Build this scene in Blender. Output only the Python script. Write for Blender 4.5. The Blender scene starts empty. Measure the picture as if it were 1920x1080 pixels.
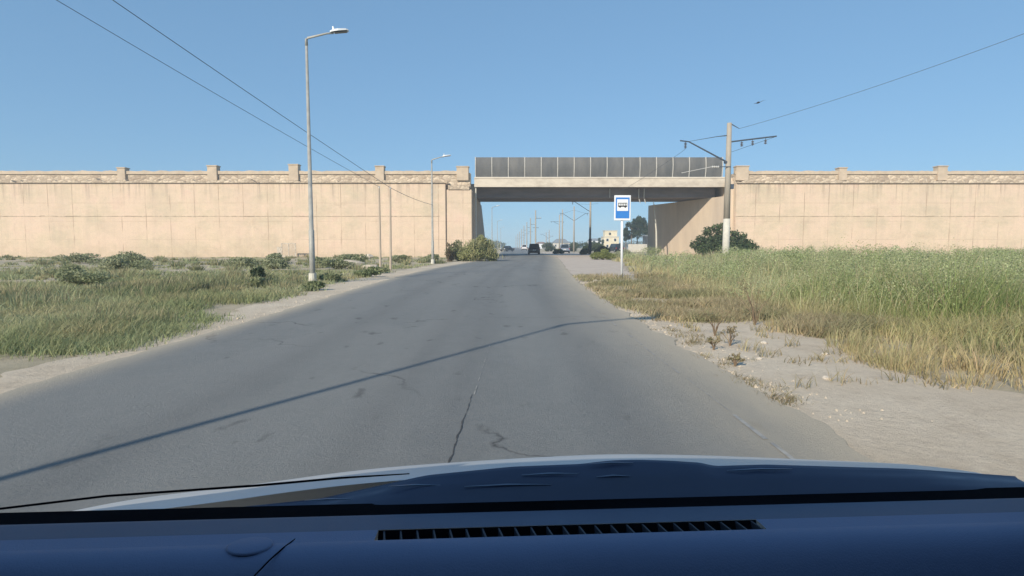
import bpy, bmesh, math, random
import numpy as np
from mathutils import Vector, Matrix, noise
random.seed(7); rng = np.random.default_rng(11)
PI = math.pi; R = math.radians
S = bpy.context.scene; COL = S.collection

# ------------------------------------------------------------------ camera, sky, sun, exposure
cam = bpy.data.cameras.new('camera'); cam_o = bpy.data.objects.new('camera', cam); COL.objects.link(cam_o)
cam.sensor_width = 36; cam.lens = 19.69; cam.clip_start = 0.05; cam.clip_end = 5000
cam_o.location = (0, 0, 1.35); cam_o.rotation_euler = (R(90-4.25), 0, 0)
S.camera = cam_o
SUN = Vector((-.451, -.749, .485)).normalized()          # towards the sun
w = bpy.data.worlds.new('World'); S.world = w; w.use_nodes = True
nt = w.node_tree; bg = nt.nodes['Background']
sky = nt.nodes.new('ShaderNodeTexSky'); sky.sky_type = 'NISHITA'; sky.sun_disc = False
sky.sun_elevation = math.asin(SUN.z); sky.sun_rotation = math.atan2(SUN.x, SUN.y) % (2*PI)
sky.air_density = 1.0; sky.dust_density = 0.0; sky.ozone_density = 5.0; sky.altitude = 0
gr = nt.nodes.new('ShaderNodeMix'); gr.data_type = 'RGBA'; gr.blend_type = 'MULTIPLY'; gr.inputs[0].default_value = 1
gr.inputs[7].default_value = (1.33, 2.0, 2.58, 1)         # camera response : flatter and bluer than the model sky
gm = nt.nodes.new('ShaderNodeGamma'); gm.inputs[1].default_value = .4; nt.links.new(sky.outputs[0], gm.inputs[0]); nt.links.new(gm.outputs[0], gr.inputs[6]); nt.links.new(gr.outputs[2], bg.inputs[0]); bg.inputs[1].default_value = 0.13
sl = bpy.data.lights.new('sun', 'SUN'); sl.energy = 5.0; sl.angle = R(.4); sl.color = (1, .89, .735)
so = bpy.data.objects.new('sun', sl); COL.objects.link(so); so.rotation_euler = (-SUN).to_track_quat('-Z', 'Y').to_euler()
S.view_settings.view_transform = 'Standard'; S.view_settings.look = 'None'
S.view_settings.exposure = 0.06; S.view_settings.gamma = 1
S.render.engine = 'CYCLES'
try:
    S.cycles.max_bounces = 8; S.cycles.transparent_max_bounces = 16; S.cycles.volume_bounces = 1
except Exception: pass

# ------------------------------------------------------------------ materials
def M(name, c1, c2=None, rough=.85, scale=3.0, detail=6, lo=.35, hi=.65, bump=0.0, bscale=None, metal=0.0, stretch=None, spec=.4, c3=None):
    m = bpy.data.materials.new(name); m.use_nodes = True; n = m.node_tree.nodes; L = m.node_tree.links
    b = n['Principled BSDF']; b.inputs['Roughness'].default_value = rough; b.inputs['Metallic'].default_value = metal
    b.inputs['Specular IOR Level'].default_value = spec
    tc = n.new('ShaderNodeTexCoord'); mp = n.new('ShaderNodeMapping'); L.new(tc.outputs['Object'], mp.inputs[0])
    if stretch: mp.inputs['Scale'].default_value = stretch
    nz = n.new('ShaderNodeTexNoise'); nz.inputs['Scale'].default_value = scale; nz.inputs['Detail'].default_value = detail
    nz.inputs['Roughness'].default_value = .62
    L.new(mp.outputs[0], nz.inputs['Vector'])
    rp = n.new('ShaderNodeValToRGB'); e = rp.color_ramp.elements
    c2 = c2 or tuple(v*.85 for v in c1)
    e[0].position = lo; e[0].color = (*c1, 1); e[1].position = hi; e[1].color = (*c2, 1)
    if c3: x = e.new((lo+hi)/2); x.color = (*c3, 1)
    L.new(nz.outputs['Fac'], rp.inputs[0]); L.new(rp.outputs[0], b.inputs['Base Color'])
    if bump:
        n2 = n.new('ShaderNodeTexNoise'); n2.inputs['Scale'].default_value = bscale or scale*4; n2.inputs['Detail'].default_value = 5
        L.new(mp.outputs[0], n2.inputs['Vector'])
        bp = n.new('ShaderNodeBump'); bp.inputs['Strength'].default_value = bump; bp.inputs['Distance'].default_value = .05
        L.new(n2.outputs['Fac'], bp.inputs['Height']); L.new(bp.outputs[0], b.inputs['Normal'])
    return m

class NT:
    """small node-writing helper"""
    def __init__(s, m): s.n = m.node_tree.nodes; s.L = m.node_tree.links; s.b = s.n['Principled BSDF']
    def new(s, t, **kw):
        x = s.n.new(t)
        for k, v in kw.items(): setattr(x, k, v)
        return x
    def link(s, a, b): s.L.new(a, b)
    def noise(s, vec, scale, detail=4, rough=.6):
        x = s.n.new('ShaderNodeTexNoise'); x.inputs['Scale'].default_value = scale; x.inputs['Detail'].default_value = detail
        x.inputs['Roughness'].default_value = rough; s.L.new(vec, x.inputs['Vector']); return x.outputs['Fac']
    def ramp(s, fac, stops):
        r = s.n.new('ShaderNodeValToRGB'); e = r.color_ramp.elements
        while len(e) < len(stops): e.new(.5)
        for i, (p, c) in enumerate(stops):
            e[i].position = p; e[i].color = (*c, 1) if isinstance(c, tuple) else (c, c, c, 1)
        s.L.new(fac, r.inputs[0]); return r.outputs[0]
    def math(s, op, a, b=None):
        x = s.n.new('ShaderNodeMath'); x.operation = op
        for i, v in enumerate((a, b)):
            if v is None: continue
            if isinstance(v, (int, float)): x.inputs[i].default_value = v
            else: s.L.new(v, x.inputs[i])
        return x.outputs[0]
    def mix(s, fac, a, b, mode='MIX'):
        x = s.n.new('ShaderNodeMix'); x.data_type = 'RGBA'; x.blend_type = mode
        if isinstance(fac, (int, float)): x.inputs[0].default_value = fac
        else: s.L.new(fac, x.inputs[0])
        for i, v in ((6, a), (7, b)):
            if isinstance(v, tuple): x.inputs[i].default_value = (*v, 1)
            else: s.L.new(v, x.inputs[i])
        return x.outputs[2]
    def mapping(s, vec, scale=(1, 1, 1), rot=(0, 0, 0)):
        x = s.n.new('ShaderNodeMapping'); x.inputs['Scale'].default_value = scale; x.inputs['Rotation'].default_value = rot
        s.L.new(vec, x.inputs[0]); return x.outputs[0]
    def bump(s, h, strength=.3, dist=.05):
        x = s.n.new('ShaderNodeBump'); x.inputs['Strength'].default_value = strength; x.inputs['Distance'].default_value = dist
        s.L.new(h, x.inputs['Height']); s.L.new(x.outputs[0], s.b.inputs['Normal'])

def blank(name, rough=.9, spec=.3):
    m = bpy.data.materials.new(name); m.use_nodes = True; t = NT(m)
    t.b.inputs['Roughness'].default_value = rough; t.b.inputs['Specular IOR Level'].default_value = spec
    return m, t

def wall_mat():
    m, t = blank('peach_render', .92, .2)
    co = t.new('ShaderNodeTexCoord').outputs['Object']
    base = t.ramp(t.noise(t.mapping(co, (.14, 1, .22)), 1.7, 8, .7), [(.34, (.53, .455, .335)), (.47, (.62, .51, .375)), (.56, (.68, .545, .41)), (.68, (.67, .50, .395))])
    streak = t.ramp(t.noise(t.mapping(co, (.9, 1, .06)), 1.4, 6, .7), [(.44, 0.0), (.66, 1.0)])
    c = t.mix(t.math('MULTIPLY', streak, .3), base, (.47, .38, .31))
    blot = t.ramp(t.noise(co, .55, 8, .7), [(.56, 0.0), (.68, 1.0)])
    c = t.mix(t.math('MULTIPLY', blot, .6), c, (.50, .40, .30))
    pk = t.ramp(t.noise(t.mapping(co, (.5, 1, .8)), .35, 4, .6), [(.45, 0.0), (.60, 1.0)])
    c = t.mix(t.math('MULTIPLY', pk, .4), c, (.70, .53, .42))
    diag = t.ramp(t.noise(t.mapping(co, (1.0, 1, .25), (0, R(40), 0)), 1.6, 7, .8), [(.55, 0.0), (.68, 1.0)])
    c = t.mix(t.math('MULTIPLY', diag, .35), c, (.42, .32, .24))
    # shutter-board joints of the cast panels, uneven
    xyz = t.new('ShaderNodeSeparateXYZ'); t.link(co, xyz.inputs[0])
    jig = t.math('MULTIPLY', t.noise(co, .8, 5, .7), .9)
    def joint(src, step, wd, amt, col, c, msk=None):
        f = t.math('ABSOLUTE', t.math('SUBTRACT', t.math('FRACT', t.math('MULTIPLY', t.math('ADD', src, jig if False else t.math('MULTIPLY', jig, .12)), 1/step)), .5))
        l = t.math('GREATER_THAN', f, .5-wd)
        l = t.math('MULTIPLY', l, t.ramp(t.noise(co, .35 if not msk else msk, 4), [(.42, 0.0), (.6, amt)]))
        return t.mix(l, c, col)
    c = joint(xyz.outputs[0], 3.05, .014, .9, (.36, .26, .19), c)
    c = joint(xyz.outputs[0], 1.31, .012, .35, (.46, .34, .25), c, .6)
    c = joint(xyz.outputs[2], .62, .03, .32, (.46, .35, .26), c, .22)
    c = joint(xyz.outputs[2], 2.27, .012, .6, (.42, .31, .23), c)
    dirt = t.ramp(t.noise(co, 7, 6, .75), [(.35, 0.0), (.75, 1.0)])
    c = t.mix(t.math('MULTIPLY', dirt, .3), c, (.40, .31, .23))
    # mud splashed along the foot, water runs below the coping
    low = t.math('SUBTRACT', 1.0, t.math('MINIMUM', t.math('MULTIPLY', xyz.outputs[2], .55), 1.0))
    c = t.mix(t.math('MULTIPLY', low, t.ramp(t.noise(co, 1.1, 6, .7), [(.35, .1), (.65, .7)])), c, (.42, .35, .25))
    top = t.math('MAXIMUM', t.math('MULTIPLY', t.math('SUBTRACT', xyz.outputs[2], 6.6), .38), 0.0)
    run = t.ramp(t.noise(t.mapping(co, (1.1, 1, .03)), 1.9, 5, .7), [(.52, 0.0), (.66, .75)])
    c = t.mix(t.math('MULTIPLY', top, run), c, (.30, .24, .19))
    t.link(c, t.b.inputs['Base Color'])
    t.bump(t.noise(co, 2.2, 8, .7), .5, .08)
    return m

def asphalt_mat():
    m, t = blank('worn_asphalt', .8, .35)
    tc = t.new('ShaderNodeTexCoord'); co = tc.outputs['Object']
    uv = t.new('ShaderNodeUVMap'); sx = t.new('ShaderNodeSeparateXYZ'); t.link(uv.outputs[0], sx.inputs[0]); u = sx.outputs[0]
    base = t.ramp(t.noise(t.mapping(co, (1.4, .12, 1)), .9, 5, .6), [(.3, (.150, .162, .160)), (.7, (.190, .200, .196))])
    mott = t.ramp(t.noise(co, 2.6, 8, .75), [(.35, 0.0), (.7, 1.0)])
    c = t.mix(t.math('MULTIPLY', mott, .5), base, (.122, .129, .127))
    pat = t.ramp(t.noise(t.mapping(co, (.6, .12, 1)), .9, 3, .5), [(.50, 0.0), (.53, 1.0)])
    c = t.mix(t.math('MULTIPLY', pat, .3), c, (.225, .228, .215))
    fine = t.ramp(t.noise(co, 14, 6, .85), [(.38, 0.0), (.62, 1.0)])
    c = t.mix(t.math('MULTIPLY', fine, .42), c, (.245, .243, .228))
    grain = t.ramp(t.noise(co, 60, 3, .8), [(.3, 0.0), (.75, 1.0)])
    c = t.mix(t.math('MULTIPLY', grain, .4), c, (.26, .255, .24))
    # tyre-polished tracks
    for cx, wd in ((.30, .035), (.52, .03), (.60, .03), (.80, .035)):
        g = t.math('SUBTRACT', 1.0, t.math('MINIMUM', t.math('MULTIPLY', t.math('ABSOLUTE', t.math('SUBTRACT', u, cx)), 1/(wd*1.8)), 1.0))
        c = t.mix(t.math('MULTIPLY', g, .26), c, (.115, .116, .114))
    # oil spots and patches
    sp = t.ramp(t.noise(t.mapping(co, (1, .55, 1)), 3.1, 3, .5), [(.655, 0.0), (.74, 1.0)])
    c = t.mix(t.math('MULTIPLY', sp, .6), c, (.06, .06, .058))
    # cracks
    vo = t.new('ShaderNodeTexVoronoi', feature='DISTANCE_TO_EDGE'); vo.inputs['Scale'].default_value = .16
    wn = t.new('ShaderNodeTexNoise'); wn.inputs['Scale'].default_value = 1.3; wn.inputs['Detail'].default_value = 6; t.link(co, wn.inputs['Vector'])
    vm = t.new('ShaderNodeVectorMath', operation='ADD'); vs = t.new('ShaderNodeVectorMath', operation='SCALE'); vs.inputs['Scale'].default_value = 1.6
    t.link(wn.outputs['Color'], vs.inputs[0]); t.link(co, vm.inputs[0]); t.link(vs.outputs[0], vm.inputs[1]); t.link(vm.outputs[0], vo.inputs['Vector'])
    cr = t.ramp(vo.outputs['Distance'], [(0.0, 1.0), (.006, 0.0)])
    cr = t.math('MULTIPLY', cr, t.ramp(t.noise(co, .25, 3), [(.46, 0.0), (.54, .85)]))
    c = t.mix(cr, c, (.05, .05, .05))
    # wind-blown dust along both edges
    e1 = t.math('SUBTRACT', 1.0, t.math('MINIMUM', t.math('MULTIPLY', u, 11), 1.0))
    e2 = t.math('SUBTRACT', 1.0, t.math('MINIMUM', t.math('MULTIPLY', t.math('SUBTRACT', 1.0, u), 4.0), 1.0))
    e = t.math('MAXIMUM', e1, e2)
    e = t.math('MULTIPLY', t.math('ADD', e, t.math('MULTIPLY', t.math('SUBTRACT', t.noise(t.mapping(co, (1.2, .3, 1)), 1.2, 8, .75), .5), .9)), e)
    e = t.ramp(e, [(.0, 0.0), (.9, .9)])
    c = t.mix(e, c, (.45, .39, .295))
    t.link(c, t.b.inputs['Base Color'])
    t.bump(t.noise(co, 38, 6, .85), .7, .016)
    return m

def ground_mat(name, a, b, c3, sc=.35, peb=.35):
    m, t = blank(name, .97, .15)
    co = t.new('ShaderNodeTexCoord').outputs['Object']
    c = t.ramp(t.noise(co, sc, 9, .68), [(.34, a), (.52, b), (.68, c3)])
    p = t.ramp(t.noise(co, 14, 6, .8), [(.4, 0.0), (.7, 1.0)])
    c = t.mix(t.math('MULTIPLY', p, peb), c, tuple(v*.5 for v in b))
    q = t.ramp(t.noise(co, 1.7, 8, .75), [(.5, 0.0), (.66, 1.0)])
    c = t.mix(t.math('MULTIPLY', q, .45), c, (b[0]*.62, b[1]*.58, b[2]*.55))
    t.link(c, t.b.inputs['Base Color'])
    t.bump(t.noise(co, 8, 9, .8), .7, .045)
    return m

def rubble_mat():
    m, t = blank('rubble_stone', .95, .15)
    co = t.new('ShaderNodeTexCoord').outputs['Object']
    vo = t.new('ShaderNodeTexVoronoi'); vo.inputs['Scale'].default_value = 1.7; vo.inputs['Randomness'].default_value = 1
    t.link(t.mapping(co, (1, 1, 1.5)), vo.inputs['Vector'])
    sx = t.new('ShaderNodeSeparateXYZ'); t.link(vo.outputs['Color'], sx.inputs[0])
    c = t.ramp(sx.outputs[0], [(0, (.40, .32, .24)), (.5, (.54, .45, .34)), (1, (.66, .55, .42))])
    ve = t.new('ShaderNodeTexVoronoi', feature='DISTANCE_TO_EDGE'); ve.inputs['Scale'].default_value = 1.7
    t.link(t.mapping(co, (1, 1, 1.5)), ve.inputs['Vector'])
    c = t.mix(t.math('MULTIPLY', t.ramp(ve.outputs['Distance'], [(0, 1.0), (.09, 0.0)]), .6), c, (.27, .21, .16))
    c = t.mix(t.math('MULTIPLY', t.ramp(t.noise(co, 5, 8, .8), [(.45, 0.0), (.7, 1.0)]), .4), c, (.33, .27, .20))
    t.link(c, t.b.inputs['Base Color'])
    t.bump(ve.outputs['Distance'], 1.0, .15)
    return m

def leaf_mat(name, translucent=.3):
    m = bpy.data.materials.new(name); m.use_nodes = True; n = m.node_tree.nodes; L = m.node_tree.links
    b = n['Principled BSDF']; b.inputs['Roughness'].default_value = .7; b.inputs['Specular IOR Level'].default_value = .2
    at = n.new('ShaderNodeAttribute'); at.attribute_name = 'tint'; L.new(at.outputs['Color'], b.inputs['Base Color'])
    tr = n.new('ShaderNodeBsdfTranslucent'); L.new(at.outputs['Color'], tr.inputs[0])
    mx = n.new('ShaderNodeMixShader'); mx.inputs[0].default_value = translucent
    L.new(b.outputs[0], mx.inputs[1]); L.new(tr.outputs[0], mx.inputs[2])
    L.new(mx.outputs[0], n['Material Output'].inputs['Surface']); return m

MT = dict(
    wall=wall_mat(), asphalt=asphalt_mat(), rubble=rubble_mat(),
    ground=ground_mat('dry_soil', (.38, .34, .24), (.46, .40, .29), (.56, .48, .36)),
    sand=ground_mat('pale_sand', (.54, .455, .345), (.62, .53, .41), (.67, .585, .46), .5, .3),
    pad=ground_mat('gravel_pad', (.50, .43, .36), (.55, .475, .40), (.58, .51, .43), .6, .2),
    concrete=M('pale_concrete', (.60, .535, .44), (.38, .33, .27), scale=1.3, stretch=(.5, 1, .9), bump=.4, lo=.42, hi=.78),
    parapet=M('aged_concrete', (.55, .45, .34), (.44, .36, .27), scale=1.2, bump=.4),
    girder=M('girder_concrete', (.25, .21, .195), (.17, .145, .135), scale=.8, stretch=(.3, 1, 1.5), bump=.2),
    abut=M('abutment_concrete', (.62, .51, .39), (.50, .41, .32), scale=.5, stretch=(1.2, 1.2, .22), bump=.4),
    panel=M('barrier_sheet', (.090, .094, .096), (.15, .148, .142), scale=.8, rough=.6, stretch=(1, 1, .3)),
    post=M('barrier_post', (.55, .53, .48), (.46, .44, .40), scale=2),
    galv=M('galvanised_steel', (.40, .40, .37), (.31, .31, .285), scale=5, rough=.6, metal=.1),
    lamp=M('lamp_housing', (.62, .66, .67), (.55, .58, .6), scale=5, rough=.4, metal=.1),
    lens=M('lamp_glass', (.03, .05, .07), (.05, .07, .09), rough=.2, spec=.6),
    pole=M('pole_concrete', (.40, .36, .30), (.31, .28, .235), scale=2, stretch=(3, 3, .5), bump=.2),
    polelight=M('whitewashed_concrete', (.60, .58, .50), (.50, .48, .42), scale=3),
    poleblack=M('black_painted_pole', (.03, .03, .035), (.045, .045, .05), scale=3),
    wood=M('grey_post', (.50, .42, .33), (.40, .33, .26), scale=3, stretch=(4, 4, .4)),
    steel=M('dark_steel', (.05, .07, .10), (.07, .09, .12), scale=6, rough=.6),
    insul=M('porcelain', (.75, .74, .70), (.65, .63, .6), rough=.3),
    insuld=M('brown_porcelain', (.06, .06, .075), (.08, .08, .09), rough=.3),
    wire=M('wire_metal', (.07, .09, .12), (.09, .11, .14), rough=.6),
    signw=M('sign_white', (.78, .80, .82), (.70, .72, .74), scale=4, rough=.5),
    signb=M('sign_blue', (.035, .19, .56), (.045, .22, .60), scale=4, rough=.45),
    signk=M('sign_black', (.02, .02, .022), (.03, .03, .03), rough=.5),
    bark=M('bark', (.13, .10, .07), (.20, .16, .12), scale=6, stretch=(3, 3, .6), bump=.6),
    leaf=leaf_mat('foliage'), blade=leaf_mat('grass_blades', .4),
    black=M('black_car_paint', (.012, .013, .016), (.02, .02, .024), rough=.25, spec=.5),
    white=M('white_car_paint', (.70, .70, .70), (.62, .62, .62), rough=.3),
    bluegrey=M('blue_grey_car_paint', (.24, .28, .35), (.20, .24, .30), rough=.3, metal=.3),
    darkgrey=M('dark_grey_car_paint', (.05, .055, .06), (.07, .075, .08), rough=.3),
    glass=M('vehicle_glass', (.015, .02, .025), (.02, .025, .03), rough=.08, spec=.7),
    rubber=M('tyre_rubber', (.02, .02, .02), (.03, .03, .03), rough=.9),
    rim=M('wheel_rim', (.4, .4, .42), (.3, .3, .32), rough=.35, metal=.7),
    redlens=M('red_lens', (.35, .02, .02), (.25, .015, .015), rough=.25),
    plate=M('number_plate', (.72, .72, .70), (.65, .65, .63), rough=.5),
    bonnet=M('silver_bonnet_paint', (.56, .57, .57), (.52, .53, .53), rough=.42, metal=.1, scale=1.5),
    dash=M('navy_dash_plastic', (.142, .18, .285), (.128, .163, .26), rough=.62, scale=2.5, bump=.10, bscale=420, spec=.35),
    dashdark=M('dark_dash_plastic', (.10, .125, .18), (.085, .105, .155), rough=.7, scale=2.5, bump=.1, bscale=420, spec=.3),
    trimblack=M('black_trim', (.004, .004, .005), (.008, .008, .010), rough=1.0, spec=.02),
    frit=M('cowl_plastic', (.030, .042, .085), (.04, .055, .10), rough=.33, spec=.6, scale=2),
    fin=M('vent_fin', (.035, .04, .055), (.03, .034, .045), rough=.6),
    cream=M('cream_render', (.72, .64, .46), (.62, .55, .40), scale=1),
    roofg=M('grey_roof', (.22, .24, .26), (.17, .19, .21), scale=1.5),
    roofr=M('brown_roof', (.25, .15, .11), (.20, .12, .09), scale=1.5),
    paleblock=M('pale_block_wall', (.60, .56, .48), (.48, .45, .39), scale=1.2),
    stone=M('limestone', (.62, .56, .47), (.48, .42, .34), scale=3, bump=.6),
    edge=M('worn_edge_paint', (.34, .33, .30), (.235, .235, .225), scale=9, lo=.4, hi=.6),
    crackm=M('open_crack', (.05, .05, .05), (.075, .073, .07), scale=20),
    gate=M('rusty_white_metal', (.60, .56, .48), (.40, .33, .26), scale=6),
    birdm=M('dark_feathers', (.05, .06, .08), (.07, .08, .1), scale=8),
    twig=M('dry_twig', (.17, .12, .08), (.22, .16, .1), scale=9),
)

# ------------------------------------------------------------------ mesh helpers
class MB:
    def __init__(s): s.v = []; s.f = []
    def add(s, vs, fs):
        o = len(s.v); s.v += [tuple(v) for v in vs]; s.f += [tuple(i+o for i in f) for f in fs]; return s
    def box(s, x0, x1, y0, y1, z0, z1):
        return s.add([(x0,y0,z0),(x1,y0,z0),(x1,y1,z0),(x0,y1,z0),(x0,y0,z1),(x1,y0,z1),(x1,y1,z1),(x0,y1,z1)],
                     [(0,3,2,1),(4,5,6,7),(0,1,5,4),(1,2,6,5),(2,3,7,6),(3,0,4,7)])
    def prism(s, poly, z0, z1):          # poly in xy
        n = len(poly)
        return s.add([(x,y,z0) for x,y in poly]+[(x,y,z1) for x,y in poly],
                     [tuple(range(n-1,-1,-1)), tuple(range(n,2*n))]+[(i,(i+1)%n,n+(i+1)%n,n+i) for i in range(n)])
    def prism_x(s, poly, x0, x1, inset=0):   # poly in yz
        n = len(poly)
        return s.add([(x0,y,z) for y,z in poly]+[(x1,y,z) for y,z in poly],
                     [tuple(range(n)), tuple(range(2*n-1,n-1,-1))]+[(i,n+i,n+(i+1)%n,(i+1)%n) for i in range(n)])
    def prism_y(s, poly, y0, y1):        # poly in xz
        n = len(poly)
        return s.add([(x,y0,z) for x,z in poly]+[(x,y1,z) for x,z in poly],
                     [tuple(range(n)), tuple(range(2*n-1,n-1,-1))]+[(i,n+i,n+(i+1)%n,(i+1)%n) for i in range(n)])
    def tube(s, pts, rad, seg=8, cap=True):
        pts = [Vector(p) for p in pts]
        if not isinstance(rad, (list, tuple)): rad = [rad]*len(pts)
        vs = []; fs = []; up = None
        for i, p in enumerate(pts):
            d = (pts[min(i+1, len(pts)-1)]-pts[max(i-1, 0)]).normalized()
            a = d.cross(Vector((0, 0, 1)) if abs(d.z) < .9 else Vector((0, 1, 0))).normalized()
            if up is not None and a.dot(up) < 0: a = -a
            up = a; b = d.cross(a)
            for k in range(seg):
                t = 2*PI*k/seg; vs.append(p+(a*math.cos(t)+b*math.sin(t))*rad[i])
        for i in range(len(pts)-1):
            for k in range(seg):
                q = (k+1) % seg; fs.append((i*seg+k, i*seg+q, (i+1)*seg+q, (i+1)*seg+k))
        if cap: fs += [tuple(range(seg-1, -1, -1)), tuple(range((len(pts)-1)*seg, len(pts)*seg))]
        return s.add(vs, fs)
    def build(s, name, mat, parent=None, smooth=False, bevel=0):
        me = bpy.data.meshes.new(name); me.from_pydata(s.v, [], s.f); me.update()
        bm = bmesh.new(); bm.from_mesh(me); bmesh.ops.recalc_face_normals(bm, faces=bm.faces)
        if bevel: bmesh.ops.bevel(bm, geom=list(bm.edges), offset=bevel, segments=2, affect='EDGES', clamp_overlap=True)
        bm.to_mesh(me); bm.free()
        if smooth:
            for p in me.polygons: p.use_smooth = True
        o = bpy.data.objects.new(name, me); COL.objects.link(o); me.materials.append(MT[mat])
        if parent: o.parent = parent
        return o
def tag(o, label=None, cat=None, group=None, kind=None):
    if label: o['label'] = label
    if cat: o['category'] = cat
    if group: o['group'] = group
    if kind: o['kind'] = kind
    return o
def thing(name, label, cat, loc=(0,0,0), rz=0, group=None):
    o = bpy.data.objects.new(name, None); COL.objects.link(o); o.location = loc; o.rotation_euler = (0,0,rz)
    o.empty_display_size = .2; return tag(o, label, cat, group)
def copy_tree(o, parent=None):
    c = o.copy(); COL.objects.link(c); c.parent = parent
    for ch in [x for x in bpy.data.objects if x.parent == o]: copy_tree(ch, c)
    return c

def np_mesh(name, verts, loops, starts, tint, mat, parent=None):
    me = bpy.data.meshes.new(name); nv = len(verts)
    me.vertices.add(nv); me.vertices.foreach_set('co', verts.astype(np.float32).ravel())
    me.loops.add(len(loops)); me.loops.foreach_set('vertex_index', loops.astype(np.int32))
    me.polygons.add(len(starts)); me.polygons.foreach_set('loop_start', starts.astype(np.int32))
    me.update(calc_edges=True)
    ca = me.color_attributes.new('tint', 'FLOAT_COLOR', 'POINT')
    ca.data.foreach_set('color', np.concatenate([tint, np.ones((nv, 1))], 1).astype(np.float32).ravel())
    me.materials.append(MT[mat]); o = bpy.data.objects.new(name, me); COL.objects.link(o)
    if parent: o.parent = parent
    return o

def blades(pos, h, wd, lean, tint):
    """pos n,3  h n  wd n  lean n,2 (tip offset)  tint n,3  -> arrays"""
    n = len(pos); a = rng.uniform(0, PI, n); dx = np.stack([np.cos(a), np.sin(a), 0*a], 1)*wd[:, None]*.5
    tip = pos.copy(); tip[:, :2] += lean; tip[:, 2] += h
    mid = pos.copy(); mid[:, :2] += lean*.33; mid[:, 2] += h*.55
    V = np.stack([pos-dx, pos+dx, mid-dx*.85, mid+dx*.85, tip], 1).reshape(-1, 3)
    b = (np.arange(n)*5)[:, None]
    loops = np.concatenate([b+np.array([[0, 1, 3, 2]]), b+np.array([[2, 3, 4]])], 1).ravel()
    starts = (np.arange(n)*7)[:, None]+np.array([[0, 4]])
    T = np.repeat(tint[:, None, :], 5, 1).reshape(-1, 3)
    return V, loops, starts.ravel(), T

def fnoise(x, y, s, off=0.0):
    return np.array([noise.noise(Vector((a*s+off, b*s, off))) for a, b in zip(x, y)])

def grass(name, cx, cy, hfun, per, spread, wmin, pal, label, cat, lean=(0.15, 0.1), z=0.0, bend=.35, wk=.0011, plume=None):
    """tufts at cx, cy ; pal(cx,cy)->n,3"""
    n = len(cx); hh = hfun(cx, cy); tc = pal(cx, cy)
    k = np.repeat(np.arange(n), per); m = len(k)
    px = cx[k]+rng.normal(0, 1, m)*spread; py = cy[k]+rng.normal(0, 1, m)*spread
    h = hh[k]*rng.uniform(.45, 1.08, m)
    wd = np.maximum(wmin, wk*np.hypot(px, py))*rng.uniform(.7, 1.4, m)
    ln = np.stack([lean[0]*h+rng.normal(0, bend, m)*h, lean[1]*h+rng.normal(0, bend, m)*h], 1)
    ti = np.clip(tc[k]*rng.uniform(.75, 1.25, (m, 1))*rng.uniform(.94, 1.06, (m, 3)), 0, 1)
    P = np.stack([px, py, np.full(m, z)], 1)
    V, L, St, T = blades(P, h, wd, ln, ti)
    o = np_mesh(name, V, L, St, T, 'blade'); tag(o, label, cat, kind='stuff'); return o

def mounds(name, cx, cy, rad, hgt, nb, col, label, cat, lean=(.12, .03), wmin=.007, wk=.0009, out=.75):
    n = len(cx); k = np.repeat(np.arange(n), nb); m = len(k)
    a = rng.uniform(0, 2*PI, m); q = np.sqrt(rng.uniform(0, 1, m))
    lob = 1+.35*np.sin(a*2+k*1.7)*np.cos(a*3+k)
    ox = np.cos(a)*q*rad[k]*lob*.75; oy = np.sin(a)*q*rad[k]*lob*.75
    h = hgt[k]*(1-.55*q**2)*rng.uniform(.45, 1.12, m)
    px = cx[k]+ox; py = cy[k]+oy
    ln = np.stack([ox/np.maximum(rad[k], .01)*h*out+lean[0]*h, oy/np.maximum(rad[k], .01)*h*out+lean[1]*h], 1)+rng.normal(0, .18, (m, 2))*h[:, None]
    wd = np.maximum(wmin, wk*np.hypot(px, py))*rng.uniform(.6, 1.5, m)
    ti = np.clip(col[k]*rng.uniform(.7, 1.3, (m, 1))*rng.uniform(.93, 1.07, (m, 3)), 0, 1)
    dead = rng.uniform(0, 1, m) < .14; ti[dead] = np.array([.50, .42, .26])*rng.uniform(.6, 1.15, (dead.sum(), 1))
    V, L, St, T = blades(np.stack([px, py, 0*px], 1), h, wd, ln, ti)
    return tag(np_mesh(name, V, L, St, T, 'blade'), label, cat, kind='stuff')

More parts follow.
